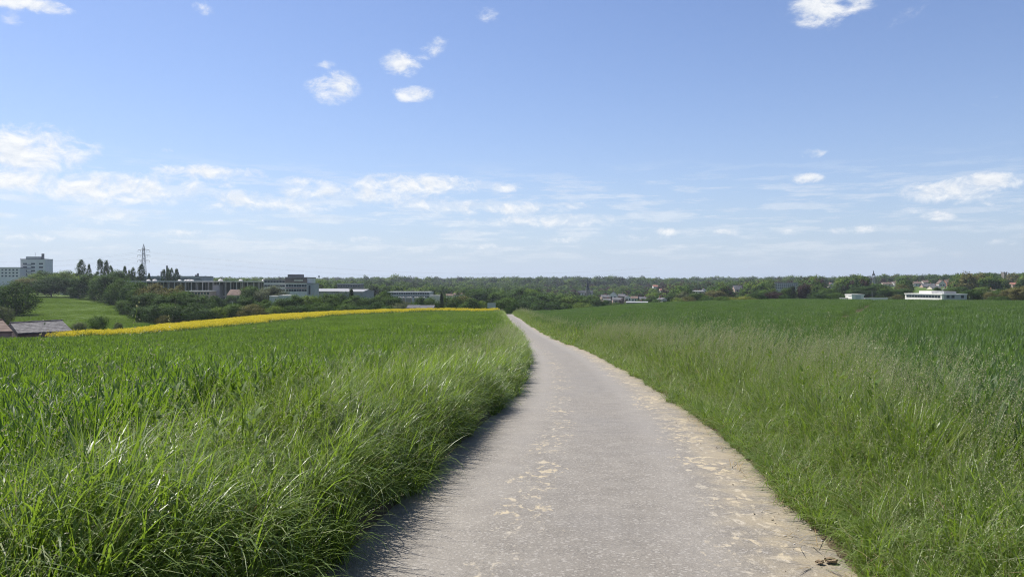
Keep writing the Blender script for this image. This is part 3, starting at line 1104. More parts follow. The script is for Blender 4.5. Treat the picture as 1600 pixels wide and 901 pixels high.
ORD = 'first second third fourth fifth sixth seventh eighth ninth tenth eleventh twelfth thirteenth fourteenth fifteenth sixteenth'.split()
LOOK = {'dark': 'dark green', 'mid': 'mid green', 'fresh': 'fresh green', 'olive': 'olive green', 'copper': 'dark purple', 'lime': 'yellow-green', 'grey': 'grey-green', 'conifer': 'blackish green'}
NAME = {'round': ('broadleaf_tree', 'spreading tree', 'tree'), 'tall': ('broadleaf_tree', 'upright tree', 'tree'), 'poplar': ('poplar_tree', 'slim poplar', 'tree'),
        'bush': ('bush', 'rounded bush', 'bush'), 'conifer': ('conifer_tree', 'pointed conifer', 'tree')}
tree_no = 0


def tree(px, top, Y, wpx, kind, tone, label, group):
    global tree_no
    tree_no += 1
    X = (px - 800) / F * Y
    z0 = float(H(X, Y))
    zt = EYE + (HY - top) / F * Y
    h = max(zt - z0, .8)
    wd = wpx / F * Y
    r = np.random.default_rng(tree_no)
    root = empty(NAME[kind][0], (X, Y, z0), r.uniform(0, 6.28))
    base = {'round': .84, 'bush': .92, 'tall': .80, 'poplar': .62, 'conifer': .84}[kind]
    sx = wd / base * r.uniform(.95, 1.1)
    var = tree_no % 4
    sc_ = (sx, sx * r.uniform(.9, 1.1), h)
    child('trunk', trunk_me(kind, var % 2), root, scale=(min(sx, h) * .9,) * 2 + (h * .92,))
    child('crown', crown_me(kind, var, tone), root, scale=sc_)
    tag(root, label, NAME[kind][2], group)
    return root


def tree_row(where, group, rows):
    """rows: (px, top row, distance, width, kind, tone); labelled by look and order from the left"""
    rows = sorted(rows)
    for k, (px, top, Y, wpx, kind, tone) in enumerate(rows):
        tree(px, top, Y, wpx, kind, tone, '%s %s, %s from left %s' % (LOOK[tone], NAME[kind][1], ORD[k], where), group)


tree(26, 436, 262, 56, 'bush', 'dark', 'large dark tree casting its shadow on the left of the meadow', 'trees round the meadow')
tree(3, 478, 225, 34, 'bush', 'grey', 'pale bush at the left edge beside the big meadow tree', 'trees round the meadow')
tree(152, 490, 200, 31, 'bush', 'mid', 'round dark bush at the foot of the meadow above the yellow field', 'bushes at the foot of the meadow')
tree(124, 502, 190, 22, 'bush', 'grey', 'small pale bush between the barn roof and the round bush', 'bushes at the foot of the meadow')
tree(185, 502, 190, 12, 'bush', 'grey', 'tiny grey bush right of the round dark bush by the meadow', 'bushes at the foot of the meadow')
tree(257, 492, 178, 24, 'bush', 'olive', 'olive bush at the edge of the yellow field below the trees', 'bushes at the foot of the meadow')
tree_row('along the top of the meadow', 'trees along the top of the meadow', [
    (6, 446, 400, 40, 'round', 'mid'), (44, 434, 405, 48, 'round', 'olive'), (58, 427, 430, 40, 'round', 'fresh'), (80, 431, 398, 60, 'round', 'dark'), (66, 424, 470, 30, 'tall', 'mid'),
    (86, 424, 480, 26, 'round', 'dark'), (107, 422, 470, 36, 'round', 'fresh'), (110, 439, 410, 34, 'round', 'mid'), (128, 430, 420, 34, 'round', 'fresh'), (122, 446, 392, 30, 'bush', 'dark')])
tree_row('in the dark wood right of the meadow', 'wood right of the meadow', [
    (140, 427, 385, 44, 'round', 'dark'), (158, 432, 370, 40, 'tall', 'mid'), (172, 428, 360, 40, 'round', 'dark'), (183, 423, 400, 30, 'tall', 'mid'), (193, 436, 330, 46, 'round', 'mid'),
    (208, 443, 300, 44, 'round', 'dark'), (222, 441, 285, 42, 'round', 'mid'), (240, 442, 275, 46, 'round', 'olive'), (232, 456, 262, 44, 'round', 'dark'), (255, 460, 258, 44, 'round', 'dark'), (178, 452, 345, 36, 'bush', 'dark'),
    (200, 466, 285, 36, 'bush', 'mid'), (216, 470, 268, 40, 'bush', 'dark'), (228, 476, 250, 44, 'bush', 'dark'), (246, 476, 244, 44, 'bush', 'dark'), (262, 472, 246, 44, 'bush', 'mid')])
tree_row('in the belt below the columned hall', 'tree belt below the hall', [
    (270, 450, 268, 46, 'round', 'olive'), (286, 453, 262, 40, 'round', 'mid'), (302, 457, 256, 40, 'round', 'dark'), (318, 461, 254, 38, 'round', 'mid'), (279, 446, 330, 26, 'round', 'olive'), (327, 471, 246, 34, 'bush', 'dark'),
    (336, 463, 262, 30, 'tall', 'dark'), (346, 477, 236, 34, 'bush', 'fresh'), (362, 462, 300, 30, 'tall', 'dark'), (368, 473, 240, 34, 'round', 'mid'), (394, 474, 232, 48, 'bush', 'olive'), (306, 472, 246, 46, 'bush', 'dark'), (282, 474, 244, 46, 'bush', 'dark'), (322, 480, 236, 40, 'bush', 'dark')])
tree_row('in the belt below the brown offices', 'tree belt below the office block', [
    (392, 446, 345, 34, 'round', 'mid'), (424, 447, 345, 46, 'round', 'grey'), (386, 463, 280, 30, 'round', 'dark'), (415, 468, 250, 34, 'round', 'mid'), (428, 475, 238, 32, 'bush', 'fresh'), (445, 464, 262, 40, 'round', 'dark'), (462, 461, 268, 36, 'round', 'mid'),
    (482, 460, 270, 42, 'round', 'fresh'), (500, 470, 248, 40, 'bush', 'mid'), (512, 459, 280, 44, 'round', 'mid'), (470, 474, 242, 38, 'bush', 'dark'), (452, 476, 240, 36, 'bush', 'mid')])
tree_row('in the belt below the pale sheds', 'tree belt below the sheds', [
    (530, 457, 290, 46, 'round', 'dark'), (549, 453, 300, 26, 'conifer', 'dark'), (556, 462, 280, 36, 'round', 'mid'), (574, 463, 285, 40, 'round', 'dark'), (600, 455, 300, 38, 'round', 'mid'), (588, 470, 262, 42, 'bush', 'dark'),
    (614, 462, 290, 34, 'round', 'dark'), (625, 472, 262, 34, 'bush', 'grey'), (540, 473, 255, 40, 'bush', 'mid'), (566, 475, 252, 36, 'bush', 'dark'), (634, 470, 290, 30, 'bush', 'grey'), (646, 469, 300, 26, 'bush', 'mid'), (607, 476, 258, 36, 'bush', 'mid')])
tree_row('between the long grey hall and the road', 'tree belt left of the road', [
    (656, 464, 310, 26, 'tall', 'dark'), (674, 464, 320, 34, 'round', 'mid'), (690, 459, 320, 18, 'conifer', 'conifer'), (706, 462, 320, 38, 'round', 'mid'), (722, 461, 330, 36, 'round', 'olive'), (737, 466, 310, 34, 'round', 'mid'),
    (742, 452, 430, 46, 'round', 'dark'), (762, 452, 440, 44, 'round', 'dark'), (754, 468, 315, 30, 'bush', 'fresh'), (780, 455, 430, 40, 'round', 'mid'), (729, 448, 520, 30, 'round', 'mid'), (750, 452, 470, 34, 'tall', 'mid')])
tree(793, 464, 292, 38, 'round', 'mid', 'broad tree standing where the road drops out of sight', 'trees beyond the road')
tree(803, 470, 284, 26, 'bush', 'dark', 'dark bush right of the broad tree where the road drops away', 'trees beyond the road')
tree_row('in the wood left of the church', 'wood below the church', [
    (812, 451, 440, 40, 'round', 'dark'), (828, 451, 450, 40, 'round', 'fresh'), (838, 456, 410, 44, 'round', 'dark'), (856, 459, 400, 40, 'round', 'dark'), (874, 460, 400, 38, 'round', 'mid'), (890, 462, 395, 36, 'round', 'fresh'),
    (903, 464, 400, 30, 'tall', 'dark'), (918, 463, 390, 38, 'round', 'mid'), (934, 465, 385, 26, 'round', 'dark'), (822, 466, 390, 36, 'bush', 'dark'), (846, 468, 370, 40, 'bush', 'dark'), (866, 470, 372, 36, 'bush', 'dark'), (884, 472, 372, 30, 'bush', 'mid'),
    (912, 471, 360, 34, 'bush', 'fresh')])
tree_row('among the greenery before the town', 'bushes before the town', [
    (962, 471, 330, 32, 'bush', 'mid'), (982, 469, 500, 16, 'bush', 'fresh'), (1018, 463, 430, 22, 'round', 'dark'), (1027, 465, 380, 20, 'bush', 'mid'), (1050, 458, 430, 30, 'round', 'dark'), (1068, 455, 420, 26, 'round', 'grey'),
    (1075, 461, 380, 30, 'bush', 'olive'), (1090, 457, 400, 26, 'round', 'dark'), (1103, 460, 380, 24, 'bush', 'mid'), (1118, 453, 480, 34, 'round', 'olive'), (1110, 463, 350, 30, 'bush', 'dark'), (1060, 464, 360, 24, 'bush', 'fresh'), (946, 467, 420, 22, 'bush', 'dark'), (996, 468, 450, 18, 'bush', 'mid'), (1006, 465, 520, 18, 'bush', 'dark'), (974, 465, 540, 14, 'bush', 'copper')])
tree_row('in the hedge left of the white store', 'hedge on the right-hand horizon', [
    (1130, 462, 300, 30, 'bush', 'mid'), (1145, 463, 300, 26, 'bush', 'lime'), (1163, 462, 300, 34, 'bush', 'lime'), (1181, 456, 380, 28, 'round', 'dark'), (1196, 452, 420, 28, 'round', 'mid'), (1212, 455, 400, 26, 'round', 'copper'),
    (1229, 449, 430, 22, 'round', 'mid'), (1237, 447, 430, 16, 'tall', 'conifer'), (1256, 443, 430, 20, 'round', 'copper'), (1276, 456, 400, 26, 'bush', 'dark'), (1292, 450, 440, 30, 'round', 'mid'), (1306, 456, 400, 28, 'bush', 'mid'), (1226, 459, 350, 22, 'bush', 'dark')])
tree_row('among the trees behind the white store', 'trees behind the white store', [
    (1322, 441, 560, 38, 'round', 'mid'), (1338, 449, 470, 30, 'round', 'dark'), (1356, 446, 480, 30, 'round', 'dark'), (1374, 443, 520, 30, 'round', 'mid'), (1382, 452, 420, 26, 'tall', 'dark'), (1398, 452, 420, 28, 'round', 'dark'),
    (1404, 459, 370, 20, 'bush', 'olive'), (1392, 463, 330, 16, 'bush', 'grey'), (1412, 450, 460, 26, 'round', 'mid')])
tree_row('right of the flat-roofed white building', 'trees right of the white building', [
    (1464, 449, 400, 14, 'tall', 'dark'), (1486, 449, 420, 26, 'round', 'mid'), (1517, 452, 305, 29, 'round', 'dark'), (1500, 447, 440, 24, 'round', 'dark'), (1536, 448, 420, 28, 'round', 'fresh'), (1545, 455, 330, 24, 'bush', 'olive'),
    (1560, 452, 350, 24, 'round', 'mid'), (1568, 461, 300, 16, 'bush', 'dark'), (1580, 450, 320, 26, 'round', 'olive'), (1598, 446, 300, 40, 'round', 'olive'), (1530, 461, 310, 14, 'bush', 'grey'), (1554, 462, 300, 22, 'bush', 'mid')])
tree_row('in the row beside the tall pylon', 'poplars by the pylon', [
    (127, 406, 470, 12, 'poplar', 'mid'), (139, 413, 470, 7, 'poplar', 'mid'), (157, 404, 470, 12, 'poplar', 'dark'), (166, 407, 475, 9, 'poplar', 'dark'), (173, 415, 480, 8, 'poplar', 'mid'), (195, 416, 490, 8, 'poplar', 'mid'),
    (202, 421, 495, 5, 'poplar', 'mid'), (208, 418, 490, 8, 'poplar', 'mid'), (221, 413, 490, 11, 'poplar', 'dark'), (233, 427, 480, 6, 'poplar', 'dark'), (256, 420, 480, 8, 'poplar', 'dark'), (263, 419, 482, 7, 'poplar', 'mid'), (268, 419, 480, 8, 'poplar', 'mid'),
    (276, 420, 480, 10, 'poplar', 'dark')])

# ------------------------------------------------------------------ buildings
M = {k: principled(k, *a) for k, a in {
    'concrete': ((0.62, 0.595, 0.55), .8, .1), 'white': ((0.66, 0.635, 0.59), .6, .05), 'cream': ((0.62, 0.56, 0.45), .8, .1), 'glass': ((0.035, 0.045, 0.055), .12, .2),
    'slate': ((0.10, 0.10, 0.105), .9, .25), 'barn_roof': ((0.125, 0.12, 0.12), .95, .4, 1.6), 'brown_tile': ((0.125, 0.09, 0.072), .85, .25), 'red_tile': ((0.26, 0.12, 0.085), .85, .2), 'brick': ((0.30, 0.15, 0.11), .85, .2),
    'pale_brick': ((0.42, 0.31, 0.26), .85, .15), 'dark_brown': ((0.22, 0.165, 0.145), .7, .2), 'steel': ((0.42, 0.43, 0.42), .7, .15), 'sheet': ((0.25, 0.255, 0.265), .9, .08), 'blue_grey': ((0.34, 0.345, 0.345), .6, .12),
    'lattice': ((0.20, 0.21, 0.22), .6, .1), 'stone': ((0.22, 0.20, 0.17), .9, .2), 'dark_slate': ((0.035, 0.042, 0.045), .6, .2), 'copper_green': ((0.13, 0.20, 0.17), .7, .2), 'green_glass': ((0.075, 0.10, 0.085), .3, .25), 'felt': ((0.20, 0.20, 0.195), .9, .15), 'clod': ((0.24, 0.18, 0.115), .95, .4, 30.0),
}.items()}

_box = {}


def ubox(name, mat):
    key = (name, mat.name)
    if key not in _box:
        _box[key] = MB().box((0, 0, 0), (1, 1, 1)).mesh(name, mat)
    return _box[key]


BLOCKS = []     # (column from, column to, distance, lowest visible row): keeps scattered woods from hiding a building


def note(x0, x1, Y, ybot):
    BLOCKS.append((x0, x1, Y, ybot))


def flat_block(name, x0, x1, ytop, Y, depth, wall, roof, label, cat='building', rows=(), cols=0, wfrac=.6, wh=None, glass='glass', rz=0.0, ybot=None, parapet=.35, x_in=.5, group=None):
    """flat-roofed block seen square on; rows = photograph rows of window centres"""
    X = ((x0 + x1) / 2 - 800) / F * Y
    Wd = (x1 - x0) / F * Y
    zt = EYE + (HY - ytop) / F * Y
    z0 = float(H(X, Y + depth / 2)) - 1.5
    root = empty(name, (X, Y, z0), rz)
    h = zt - z0
    MB().box((0, depth / 2, h / 2), (Wd, depth, h)).build('wall', M[wall], root)
    MB().box((0, depth / 2, h + parapet / 2), (Wd + .3, depth + .3, parapet)).build('roof', M[roof], root)
    for ry_ in rows:
        zz = EYE + (HY - ry_) / F * Y - z0
        hh = wh if wh else 1.5
        if cols <= 1:
            child('window', ubox('window', M[glass]), root, (0, .02, zz), scale=(Wd * .94, .12, hh))
        else:
            st = Wd * .96 / cols
            for k in range(cols):
                child('window', ubox('window', M[glass]), root, ((k - cols / 2 + x_in) * st, .02, zz), scale=(st * wfrac, .12, hh))
    tag(root, label, cat, group)
    note(x0, x1, Y, ybot if ybot else ytop + 12)
    return root, Wd, h


def pitched(name, x0, x1, yridge, yeave, Y, depth, wall, roof, label, cat='house', rz=0.0, win=(3, 1), group=None, ybot=None, over=.35, gable_front=False, chimney=True):
    """pitched-roof house; eaves and ridge rows taken at distance Y"""
    X = ((x0 + x1) / 2 - 800) / F * Y
    Wd = (x1 - x0) / F * Y
    z0 = float(H(X, Y)) - 1.5
    hr = EYE + (HY - yridge) / F * Y - z0
    he = EYE + (HY - yeave) / F * Y - z0
    root = empty(name, (X, Y, z0), rz + (math.pi / 2 if gable_front else 0))
    L, D = (depth, Wd) if gable_front else (Wd, depth)
    MB().gable_walls(L, D, he, hr).build('wall', M[wall], root)
    rf = MB().gable(L, D, he, hr, over).build('roof', M[roof], root)
    if chimney:
        MB().box((L * .22, .3, hr + .2), (.7, .7, 1.6)).build('chimney', M['brick'], rf)
    nc, nr = win
    for r_ in range(nr):
        zz = he - 1.5 - 2.7 * r_
        for k in range(nc):
            xx = (k - (nc - 1) / 2) * (Wd * .8 / max(nc, 1))
            if gable_front:
                child('window', ubox('window', M['glass']), root, (-L / 2 - .01, -xx, zz), math.pi / 2, scale=(1.1, .1, 1.3))
            else:
                child('window', ubox('window', M['glass']), root, (xx, -D / 2 - .01, zz), scale=(1.1, .1, 1.3))
    tag(root, label, cat, group)
    note(x0, x1, Y, ybot if ybot else yeave + 5)
    return root


# -- left: tower block and its long neighbour
root, Wd, h = flat_block('tower_block', 32, 71, 405, 620, 10, 'white', 'slate', 'tall grey tower block with rooftop plant room and chimney above the trees', rows=(412, 417.5, 423, 428.5), cols=3, wfrac=.5, wh=1.3, ybot=432)
MB().box((-1.5, 5, h + 1.3), (11, 6, 2.0)).build('plant_room', M['concrete'], root)
MB().box((5.0, 5, h + 2.4), (1.5, 1.5, 4.6)).build('chimney', M['felt'], root)
MB().bar((-2.5, 7, h + 2.8), (-2.5, 7, h + 5.6), .12).build('antenna', M['lattice'], root)
for k in range(4):
    MB().box((-5.2 + .9, -.15, h - 4.4 - 2.9 * k), (6.4, .5, 1.0)).build('balcony', M['blue_grey'], root)
flat_block('apartment_block', -52, 31, 418.3, 612, 14, 'white', 'felt', 'long pale apartment block with rows of small windows left of the tower', rows=(421.5, 426.2, 431), cols=14, wfrac=.52, wh=1.25, ybot=437)
flat_block('white_house', 94, 128, 442.5, 440, 10, 'white', 'felt', 'white house wall glimpsed between the trees above the meadow', 'house', rows=(446.5,), cols=5, wh=1.2, ybot=452)

# -- the columned hall
Yh = 400.0
x0, x1 = 192, 428
X = ((x0 + x1) / 2 - 800) / F * Yh
Wd = (x1 - x0) / F * Yh
zt = EYE + (HY - 440.2) / F * Yh
zb = EYE + (HY - 473) / F * Yh
hall = empty('columned_hall', (X, Yh, zb), R(-1.5))
hh = zt - zb
MB().box((0, 14, hh + .22), (Wd + 1.5, 34, .45)).build('roof', M['white'], hall)
MB().box((0, 18, hh / 2 - .1), (Wd - 4, 22, hh - .25)).build('wall', M['green_glass'], hall)
MB().box((0, 6.9, hh * .30), (Wd - 4.5, .4, .5)).build('sill_band', M['steel'], hall)
nb = 27
col_me = MB().box((0, 0, hh / 2 - .02), (.30, .4, hh - .06)).mesh('column', M['steel'])
for k in range(nb):
    child('column', col_me, hall, (-Wd / 2 + 1.0 + k * (Wd - 2) / (nb - 1), -1.6, 0))
mull = MB().box((0, 0, hh / 2), (.16, .2, hh - .5)).mesh('mullion', M['steel'])
for k in range(40):
    child('mullion', mull, hall, (-Wd / 2 + 3 + k * (Wd - 6) / 39, 6.85, 0))
dome = MB().lathe((0, 0, 0), [(1.0, 0), (1.0, .35), (.82, .75), (.45, 1.0), (.1, 1.08)], 10).mesh('skylight', M['white'], True)
for px, s in ((222, 1.1), (229, 1.2), (272, 1.0), (279, .9), (287, 1.1), (292, 1.0), (340, 1.25), (371, 1.1), (407, 1.2)):
    child('skylight', dome, hall, ((px - (x0 + x1) / 2) / F * Yh, 4 + (px % 5), hh + .45), scale=(s * .95, s * .95, s * .75))
tag(hall, 'long flat-roofed hall with thin columns and white rooftop domes', 'hall')
note(x0, x1, Yh, 462)
root, Wd, h = flat_block('factory', 224, 316, 432, 540, 20, 'blue_grey', 'felt', 'grey factory block with chimneys rising behind the columned hall', 'factory', rows=(435.5,), cols=1, wh=.5, ybot=441)
for px, top, r_ in ((243, 424, .7), (252, 414.5, .75), (298, 429, .8), (301, 426.5, .8)):
    MB().bar((((px - 270) / F * 540), 9, h), (((px - 270) / F * 540), 9, h + (432 - top) / F * 540), r_, r_ * .85, 8).build('chimney', M['felt'], root)
flat_block('plant_house', 332, 343, 446, 396, 5, 'sheet', 'felt', 'plain light grey tower box standing before the columned hall', 'building', ybot=461)
flat_block('brick_annexe', 289, 328, 455, 385, 8, 'pale_brick', 'white', 'low pink-brick annexe below the hall columns', 'building', rows=(458.5,), cols=8, wh=1.2, ybot=465)
pitched('brown_roofed_house', 361, 388, 452, 460, 360, 9, 'cream', 'brown_tile', 'brown-roofed house below the right end of the hall', win=(4, 2), ybot=472)

# -- brown office block
Yo = 378
root, Wd, h = flat_block('office_wing', 412, 446, 437.5, Yo + 4, 14, 'concrete', 'felt', 'light concrete office wing with dark window bands left of the brown block', 'office', rows=(440, 446.5, 453), cols=7, wfrac=.86, wh=1.0, ybot=459)
root, Wd, h = flat_block('office_block', 446, 480, 434, Yo, 16, 'concrete', 'dark_brown', 'brown-topped office block with bands of dark windows', 'office', rows=(446.3, 453.2), cols=8, wfrac=.88, wh=1.15, ybot=461)
MB().box((0, -.12, h - 1.3), (Wd + .12, .35, 2.4)).build('cladding', M['dark_brown'], root)
MB().box((1.2, -.34, h - 1.25), (4.3, .12, .75)).build('light_band', M['cream'], root)
MB().box((0, -.1, h - 5.0), (Wd + .1, .25, .3)).build('ledge', M['brick'], root)
MB().box((-2.2, 7, h + 1.1), (6.5, 6, 1.3)).build('plant_room', M['felt'], root)
root, Wd, h = flat_block('stair_tower', 480, 491, 443.3, Yo - 1, 9, 'blue_grey', 'felt', 'blue-grey windowless end tower right of the brown office block', 'office', ybot=461)
child('window', ubox('window', M['glass']), root, (-.6, .02, h - 3.0), scale=(.9, .12, 4.6))

# -- sheds to the right of the offices
pitched('long_shed', 497, 545, 450.6, 454.5, 450, 26, 'sheet', 'sheet', 'pale metal-roofed shed just right of the office end tower', 'shed', win=(0, 0), ybot=462, chimney=False)
pitched('wide_shed', 540, 576, 451.6, 455, 440, 22, 'sheet', 'sheet', 'wide pale metal shed behind a dark pointed tree', 'shed', win=(0, 0), ybot=462, chimney=False, rz=R(-6))
flat_block('school_block', 527, 563, 443.6, 620, 14, 'stone', 'white', 'low building with a white roof edge above the pale sheds', 'building', rows=(446.8,), cols=9, wfrac=.6, wh=1.0, ybot=451)
flat_block('long_grey_hall', 603, 672, 456.5, 470, 20, 'blue_grey', 'steel', 'long grey hall with two bands of windows behind the tree belt', 'hall', rows=(458.5, 463.5), cols=18, wfrac=.78, wh=.9, ybot=470)
for k, (px, wpx) in enumerate(((626, 9), (638, 8), (650, 7), (660, 6))):
    flat_block('low_store', px - wpx / 2, px + wpx / 2, 465.3, 440, 5, 'stone', 'white', '%s white-roofed low store from the left before the long grey hall' % ORD[k], 'shed', ybot=468, group='low stores before the grey hall')
flat_block('low_canopy', 421, 436, 463.2, 335, 7, 'steel', 'white', 'flat white canopy roof left of its larger neighbour below the offices', 'canopy', ybot=467)
flat_block('low_canopy', 435, 453, 462.6, 332, 8, 'steel', 'white', 'larger flat white canopy roof below the brown office block', 'canopy', ybot=468)
flat_block('small_white_shed', 671, 687, 462.3, 450, 6, 'cream', 'white', 'small shed with a bright white roof beside the long grey hall', 'shed', ybot=467)
pitched('grey_shed', 639, 655, 476.3, 480, 262, 8, 'stone', 'slate', 'left one of two grey-roofed sheds behind the yellow field', 'shed', win=(0, 0), chimney=False, ybot=484, group='grey sheds behind the rapeseed')
pitched('grey_shed', 658, 678, 476.5, 480.5, 262, 8, 'stone', 'slate', 'right one of two grey-roofed sheds behind the yellow field', 'shed', win=(0, 0), chimney=False, ybot=484, group='grey sheds behind the rapeseed')
for k, (px, py, wpx) in enumerate(((703, 460.5, 10), (714, 459, 8), (722, 458.3, 9))):
    pitched('white_town_house', px - wpx / 2, px + wpx / 2, py - 1.5, py + .8, 520, 9, 'white', 'brown_tile', '%s of three small pale houses above the belt left of the road' % ORD[k], win=(2, 1), group='houses above the belt', ybot=464)

# -- barns at the foot of the wheat
def barn(name, ridge_l, ridge_r, eave_r, eave_l, Yr, wall, roof, label):
    """the roof plane is given by four corners; the far slope mirrors it"""
    A, B = P(*ridge_l, Yr + 2), P(*ridge_r, Yr)
    C_, D_ = P(*eave_r, Yr - 6), P(*eave_l, Yr - 5)
    C_ = B + (C_ - B)
    D_ = A + (C_ - B)
    g0 = min(float(H(A.x, A.y)), float(H(C_.x, C_.y))) - 1
    off = Vector((C_.x - B.x, C_.y - B.y, 0))
    E, G = Vector((B.x - off.x, B.y - off.y, C_.z)), Vector((A.x - off.x, A.y - off.y, D_.z))
    o = Vector((A.x, A.y, g0))
    root = empty(name, o)
    th = Vector((0, 0, -.25))
    pts = [p - o for p in (A, B, C_, D_, E, G)]
    low = [p + th for p in pts]
    MB().add([tuple(p) for p in pts + low], [(0, 3, 2, 1), (0, 1, 4, 5), (6, 7, 8, 9), (6, 11, 10, 7), (3, 9, 8, 2), (5, 4, 10, 11), (1, 2, 8, 7), (1, 7, 10, 4), (0, 6, 9, 3), (0, 5, 11, 6)]).build('roof', M[roof], root)
    cen = sum((Vector((p.x, p.y, 0)) for p in pts), Vector()) / 6
    ins = [Vector((cen.x + (p.x - cen.x) * .97, cen.y + (p.y - cen.y) * .97, p.z - .3)) for p in pts]
    gr = [Vector((p.x, p.y, 0)) for p in ins]
    a, b2, c, d, e, g = range(6)
    MB().add([tuple(p) for p in ins + gr], [(3, 9, 8, 2), (4, 10, 11, 5), (2, 8, 10, 4), (5, 11, 9, 3)], [(2, 4, 1), (5, 3, 0)]).build('wall', M[wall], root)
    # overlapping courses of roof sheets
    sl = (pts[3] - pts[0])
    up = (pts[1] - pts[0]).cross(sl).normalized()
    if up.z < 0:
        up = -up
    for k in range(1, 7):
        p0, p1 = pts[0] + sl * (k / 7), pts[1] + sl * (k / 7)
        mb = MB()
        mb.bar(tuple(p0 + up * .005), tuple(p1 + up * .005), .028, .028, 4)
        mb.build('sheet_lap', M[roof], root)
    mb = MB().bar(tuple(pts[0] + up * .05), tuple(pts[1] + up * .05), .16, .16, 6)
    mb.build('ridge_cap', M[roof], root)
    tag(root, label, 'barn')
    note(ridge_l[0] - 10, ridge_r[0] + 16, Yr, 526)


barn('barn', (16, 504.5), (97, 500.4), (113, 516), (34, 524), 128, 'dark_brown', 'barn_roof', 'barn with a weathered grey roof at the foot of the wheat slope')
barn('brown_barn', (-58, 500), (4, 499.5), (20, 517), (-30, 520), 122, 'dark_brown', 'brown_tile', 'brown-roofed barn cut by the left picture edge, beside the grey roof')

# -- back of a road sign beyond the crest
sg = empty('road_sign', (P(768, 482, 236).x, 236, float(H(P(768, 482, 236).x, 236))))
top = EYE + (HY - 473) / F * 236 - sg.location.z
bot = EYE + (HY - 481) / F * 236 - sg.location.z
MB().box((0, 0, (top + bot) / 2), (2.5, .08, top - bot)).build('panel', M['steel'], sg)
for s in (-.75, .75):
    MB().bar((s, .12, -.3), (s, .12, top - .1), .055, .055, 6).build('post', M['lattice'], sg)
tag(sg, 'grey back of a road sign on two posts beside the road crest', 'sign')
note(760, 776, 236, 484)


# -- pylons, masts, spires, crane
def pylon(px, top, Y, Hh, arms, label, base_w=5.2, th=.16):
    X = (px - 800) / F * Y
    zt = EYE + (HY - top) / F * Y
    root = empty('pylon', (X, Y, zt - Hh), R(8))
    mb = MB()

    def wd(z):
        f = z / Hh
        return base_w / 2 * (1 - f) ** 1.15 + .45
    zs = [0, .2 * Hh, .37 * Hh, .5 * Hh, .61 * Hh, .7 * Hh, .78 * Hh, .86 * Hh, .93 * Hh]
    for a, b2 in zip(zs[:-1], zs[1:]):
        for sx, sy in ((-1, -1), (1, -1), (1, 1), (-1, 1)):
            mb.bar((sx * wd(a), sy * wd(a), a), (sx * wd(b2), sy * wd(b2), b2), th, th, 4)
        for s in (-1, 1):
            mb.bar((-wd(a), s * wd(a), a), (wd(b2), s * wd(b2), b2), th * .6, th * .6, 3)
            mb.bar((wd(a), s * wd(a), a), (-wd(b2), s * wd(b2), b2), th * .6, th * .6, 3)
            mb.bar((s * wd(a), -wd(a), a), (s * wd(b2), wd(b2), b2), th * .6, th * .6, 3)
        mb.bar((-wd(b2), -wd(b2), b2), (wd(b2), -wd(b2), b2), th * .6, th * .6, 3)
    for sx, sy in ((-1, -1), (1, 1), (-1, 1), (1, -1)):
        mb.bar((sx * wd(zs[-1]), sy * wd(zs[-1]), zs[-1]), (0, 0, Hh), th, th * .7, 4)
    mb.build('tower_frame', M['lattice'], root)
    for z, half in arms:
        mb = MB()
        for s in (-1, 1):
            mb.bar((0, 0, z + .9), (s * half, 0, z), th * .9, th * .6, 4)
            mb.bar((0, 0, z - .2), (s * half, 0, z), th * .9, th * .6, 4)
        arm = mb.build('cross_arm', M['lattice'], root)
        for s in (-1, 1):
            for f in ((1.0, .55) if half > 3 else (1.0,)):
                MB().bar((s * half * f, 0, z), (s * half * f, 0, z - 1.4), .10, .10, 5).build('insulator', M['stone'], arm)
    tag(root, label, 'pylon', 'power pylons')
    return root


py1 = pylon(224.5, 381, 560, 42, [(37.6, 3.9), (33.7, 4.4), (30.0, 4.1)], 'tall lattice power pylon standing among the poplars', 4.6, .13)
pylon(1285, 430.5, 1150, 32, [(27, 3.4), (23, 4.2)], 'small distant power pylon on the skyline left of the openwork tower', 4.5, .22)
pylon(1139, 438.5, 1500, 26, [(22, 3), (19, 4)], 'tiny power pylon above the trees in the right-hand distance', 4, .2)
for k, (z, half) in enumerate([(37.6, 3.9), (33.7, 4.4), (30.0, 4.1)]):
    for s in (-1, 1):
        a = Vector((py1.location.x + s * half, py1.location.y, py1.location.z + z - 1.4))
        e = Vector((a.x - 330, a.y + 190, a.z + 8))
        e2 = Vector((a.x + 420, a.y + 260, a.z - 6))
        mb = MB()
        for end, sag in ((e, 9), (e2, 11)):
            pts = [a.lerp(end, f) - Vector((0, 0, sag * 4 * f * (1 - f))) for f in np.linspace(0, 1, 13)]
            for p0, p1 in zip(pts[:-1], pts[1:]):
                mb.bar(tuple(p0), tuple(p1), .022, .022, 3)
        o = mb.build('power_line', M['lattice'])
        tag(o, 'thin power cable hung from the %s %s arm of the tall pylon' % (('top', 'middle', 'lowest')[k], ('left', 'right')[(s + 1) // 2]), 'cable', 'power cables')


def mast(px, top, Y, r_, label, head=True, hh_=30):
    X = (px - 800) / F * Y
    zt = EYE + (HY - top) / F * Y
    root = empty('radio_mast', (X, Y, zt - hh_))
    MB().bar((0, 0, 0), (0, 0, hh_), r_ * 1.3, r_, 6).build('pole', M['lattice'], root)
    if head:
        MB().box((0, 0, hh_ - 1), (r_ * 6, r_ * 3, 1.6)).build('antenna_head', M['lattice'], root)
    tag(root, label, 'mast')


mast(922.6, 433.3, 1300, .35, 'thin radio mast standing just right of the church spire')
mast(498.5, 430.5, 900, .3, 'short thin mast above the trees right of the offices', True, 22)
mast(1362.6, 454.5, 345, .10, 'slender lamp post behind the small white store', False, 8)


